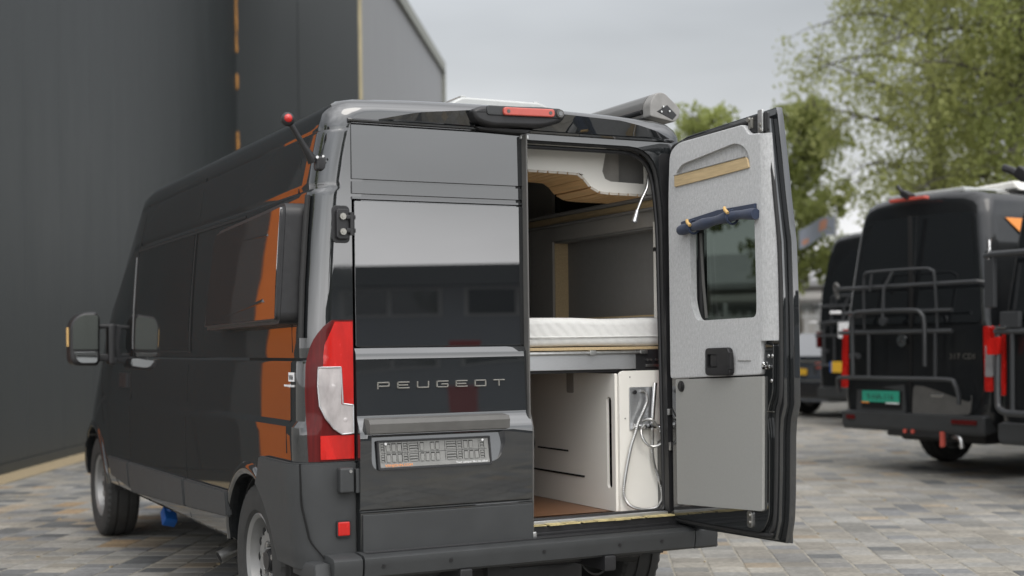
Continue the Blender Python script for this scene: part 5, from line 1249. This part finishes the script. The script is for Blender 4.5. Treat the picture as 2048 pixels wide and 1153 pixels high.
# ------------------------------------------------------------------ trees
def leaves(bm, c, rad, n, size, rnd, droop=0, flat=1.0):
    for _ in range(n):
        while True:
            p = Vector((rnd.uniform(-1, 1), rnd.uniform(-1, 1), rnd.uniform(-1, 1)))
            if p.length < 1: break
        p = Vector((p.x*rad, p.y*rad, p.z*rad*flat - droop*rnd.random()**2)) + c
        d = Vector((rnd.gauss(0, 1), rnd.gauss(0, 1), rnd.gauss(0, .8)))
        if d.length < .01: continue
        d.normalize(); e = d.orthogonal().normalized(); q = d.cross(e); s_ = size*rnd.uniform(.6, 1.25)
        a = rnd.uniform(0, PI); e2 = e*math.cos(a)+q*math.sin(a); q2 = d.cross(e2)
        bm.faces.new([bm.verts.new(p + e2*s_*u_ + q2*s_*v_*.55) for u_, v_ in ((-.6, 0), (0, -.6), (.6, 0), (0, .6))])
def tree(label, loc, h, crown_r, n_br, leafm, seed, size, per, group=None, base_frac=.25, droop=0, rclump=.45, cat='tree', topround=.55):
    rnd = random.Random(seed); t_ = thing('birch_tree' if droop else 'maple_tree', label, cat, loc, 0, group)
    b = B(); pts = [Vector((0, 0, 0))]
    for k in range(1, 9): pts.append(Vector((rnd.uniform(-.1, .1)*k*.4, rnd.uniform(-.1, .1)*k*.4, h*.93*k/8)))
    r0 = h*.014
    b.tube(pts, r0, 9, rs=[r0*1.3]+[r0*(1-k/8.6) for k in range(1, 9)]); b.out('trunk', 'bark', t_)
    b = B(); lb = bmesh.new()
    for i in range(n_br):
        f = base_frac + (1-base_frac)*(i+rnd.random())/n_br; z = h*f
        k = min(7, int(f*8)); st = pts[k].lerp(pts[k+1], f*8-k) if k < 8 else pts[8]
        a = i*2.4 + rnd.uniform(-.4, .4)
        prof_r = crown_r*math.sin(PI*min(1, max(.12, (f-base_frac)/(1-base_frac)*topround+ (1-topround)*.9)))*rnd.uniform(.65, 1.15)
        prof_r = crown_r*(math.sqrt(max(0.05, 1-((f-.55)/.52)**2)))*rnd.uniform(.6, 1.15)
        dirv = Vector((math.cos(a), math.sin(a), rnd.uniform(.25, .7)))
        br_ = []; p = st.copy(); L = prof_r
        for q in range(6):
            br_.append(p.copy()); p = p + dirv*L/5; dirv = (dirv + Vector((rnd.uniform(-.2, .2), rnd.uniform(-.2, .2), rnd.uniform(-.15, .12) - droop*.14))).normalized()
        b.tube(br_, .03, 5, rs=[.006*h*.55*(1-q/6.5)*(1.1-f*.6)+.004 for q in range(6)])
        for q in range(1, 6):
            nsub = 3
            for s_ in range(nsub):
                c_ = br_[q] + Vector((rnd.gauss(0, 1), rnd.gauss(0, 1), rnd.gauss(0, .7)))*rclump*.75
                b.tube([br_[q], br_[q].lerp(c_, .5)+Vector((0, 0, .05)), c_], .008, 4, rs=[.012, .008, .004])
                leaves(lb, c_, rclump*rnd.uniform(.5, 1.0), int(per*rnd.uniform(.4, 1.3)), size, rnd, droop*rnd.uniform(.3, 1.6))
    b.out('branches', 'bark', t_)
    me = bpy.data.meshes.new('crown'); lb.to_mesh(me); lb.free(); me.materials.append(M[leafm])
    o = bpy.data.objects.new('crown', me); COL.objects.link(o); o.parent = t_
    return t_
tree('fresh green tree rising right behind the open camper door', (18.9, 21.8, 0), 7.5, 1.5, 30, 'leafA', 21, .14, 24, rclump=.27, base_frac=.38)
tree('green treetop showing just above the open door, right of the awning', (17.0, 23.1, 0), 7.5, 1.25, 14, 'leafA', 25, .15, 22, rclump=.26, base_frac=.6)
tree('tall birch with thin drooping outer twigs, nearest the gap above the vans', (19.4, 17.5, 0), 14.5, 3.0, 52, 'leafB', 31, .095, 62, 'birches towering over the parked vans', .2, 1.0, .48)
tree('tall dense birch rising right above the van with the bike rack', (18.6, 14.5, 0), 15, 3.1, 52, 'leafB', 33, .095, 80, 'birches towering over the parked vans', .16, 1.0, .48)
tree('tall dense birch filling the upper right corner of the photo', (17.9, 11.6, 0), 14, 3.2, 48, 'leafA', 37, .095, 80, 'birches towering over the parked vans', .16, .8, .48)
tree('small leafy tree standing behind the photographer, seen in the door mirror', (.9, -12.5, 0), 4.6, 1.6, 16, 'hedge', 45, .2, 40, rclump=.5, base_frac=.15)
tree('bushy tree standing in the open beyond the end of the hall', (-13.5, 3, 0), 8, 2.8, 18, 'leafA', 41, .24, 26, rclump=.5)

# ------------------------------------------------------------------ far building, fence, flag
fbld = thing('warehouse', 'low grey warehouse with a pale wall far behind the parked car', 'building', (29.0, 34.0, 0), ROT+R(25))
def fbox(par, c, d, m_, nm, bev=0): b = B(); b.box(c, d, bev); return b.out(nm, m_, par, smooth=0)
fbox(fbld, (0, 4, 1.65), (26, 8, 3.3), 'farwall', 'wall')
b = B(); b.prism([(-.6, 3.3), (-.6, 3.5), (4, 4.9), (8.6, 3.5), (8.6, 3.3)], 'x', -13.4, 13.4); b.out('roof', 'farroof', fbld, smooth=0)
fbox(fbld, (0, -.04, 2.55), (26, .06, .28), 'fardark', 'window_band'); 
fbox(fbld, (0, -.7, 2.95), (26.4, .1, .25), 'farwall', 'gutter')
for k in range(8): fbox(fbld, (-11+k*3.1, -.05, 1.3), (1.8, .05, 1.5), 'darkglass', 'window')
fence = thing('fence', 'pale metal yard fence standing behind the parked car', 'fence', (18.4, 22.0, 0), ROT+R(60))
for k in range(40):
    b = B(); b.box((-6+k*.24, 0, 1.1), (.035, .02, 2.0)); b.out('fence_picket', 'fence', fence, smooth=0)
for z in (.4, 1.95): fbox(fence, (-1.3, .02, z), (9.8, .03, .05), 'fence', 'fence_rail')
for k in range(5): fbox(fence, (-6.1+k*2.4, .05, 1.15), (.09, .09, 2.3), 'fence', 'fence_post')
fp = thing('flagpole_flag', 'slate blue and orange flag flying above the farthest van', 'flag', (18.43, 19.81, 0), ROT+R(62))
b = B(); b.cyl((0, 0, 0), (0, 0, 4.5), .03, .02); b.out('pole', 'fence', fp)
b = B()
def flag(u, v): x = -.03-.86*u; return (x, .06*math.sin(u*6), 4.28-.30*u - .46*(1-v) + .05*math.sin(u*5)), (0, 1, 0)
b.shell(lambda u, v: flag(u, v), 14, 6, .004); fl = b.out('flag_cloth', 'flagbl', fp)
b = B(); b.shell(lambda u, v: (Vector(flag(.18+.22*u+.05*(1-v), .35+.5*v)[0])+Vector((0, .003, 0)), (0, 1, 0)), 4, 4, .010); b.shell(lambda u, v: (Vector(flag(.75+.17*u, .15+.25*v)[0])+Vector((0, .003, 0)), (0, 1, 0)), 3, 3, .010); b.out('flag_emblem', 'flagor', fl)
# hedge line far off
hb_ = bmesh.new(); rh_ = random.Random(8)
for k in range(260):
    x = rh_.uniform(-30, 30); leaves(hb_, Vector((x, rh_.uniform(-1, 1), rh_.uniform(.4, 2.6))), .9, 26, .3, rh_)
me = bpy.data.meshes.new('hedge'); hb_.to_mesh(me); hb_.free(); me.materials.append(M['hedge']); o = bpy.data.objects.new('hedge', me); COL.objects.link(o)
o.location = (38, 26, 0); o.rotation_euler = (0, 0, ROT+R(30)); tag(o, 'dark hedge far behind the parked vans', 'hedge', kind='stuff')

# ------------------------------------------------------------------ across the yard behind the camera (mirrored in the rear glass)
ob = thing('office_building', 'low pale office with ribbon windows behind the photographer', 'building', (12.7, -29.4, 0), R(212))
fbox(ob, (0, 5, 1.5), (44, 10, 3.0), 'bwall', 'wall')
fbox(ob, (0, 4.4, 3.27), (45, 10.6, .54), 'bdark', 'fascia')
fbox(ob, (-14, 4.4, 3.66), (14, 10.4, .22), 'bdark', 'parapet')
for k in range(12):
    fr = fbox(ob, (-20+k*3.6, -.03, 2.55), (3.0, .08, .80), 'fence', 'window_frame')
    for q in (-.72, .72): fbox(fr, (-20+k*3.6+q, -.08, 2.55), (1.30, .03, .66), 'darkglass', 'window_pane')
rb = thing('waste_cart', 'red steel waste cart standing in front of the office', 'cart', (9.8, -21.9, 0), R(205)); rb.scale = (.26, .5, .74)
b = B(); b.prism([(-1.0, .1), (1.0, .1), (1.3, 1.9), (-1.3, 1.9)], 'y', -.8, .8, .03); b.out('tub', 'redbin', rb)
b = B()
for x in (-.8, 0, .8): b.box((x, -.83, 1.0), (.1, .06, 1.6))
b.box((0, 0, 1.92), (2.7, 1.7, .06), .01); b.out('rib', 'redbin', rb)
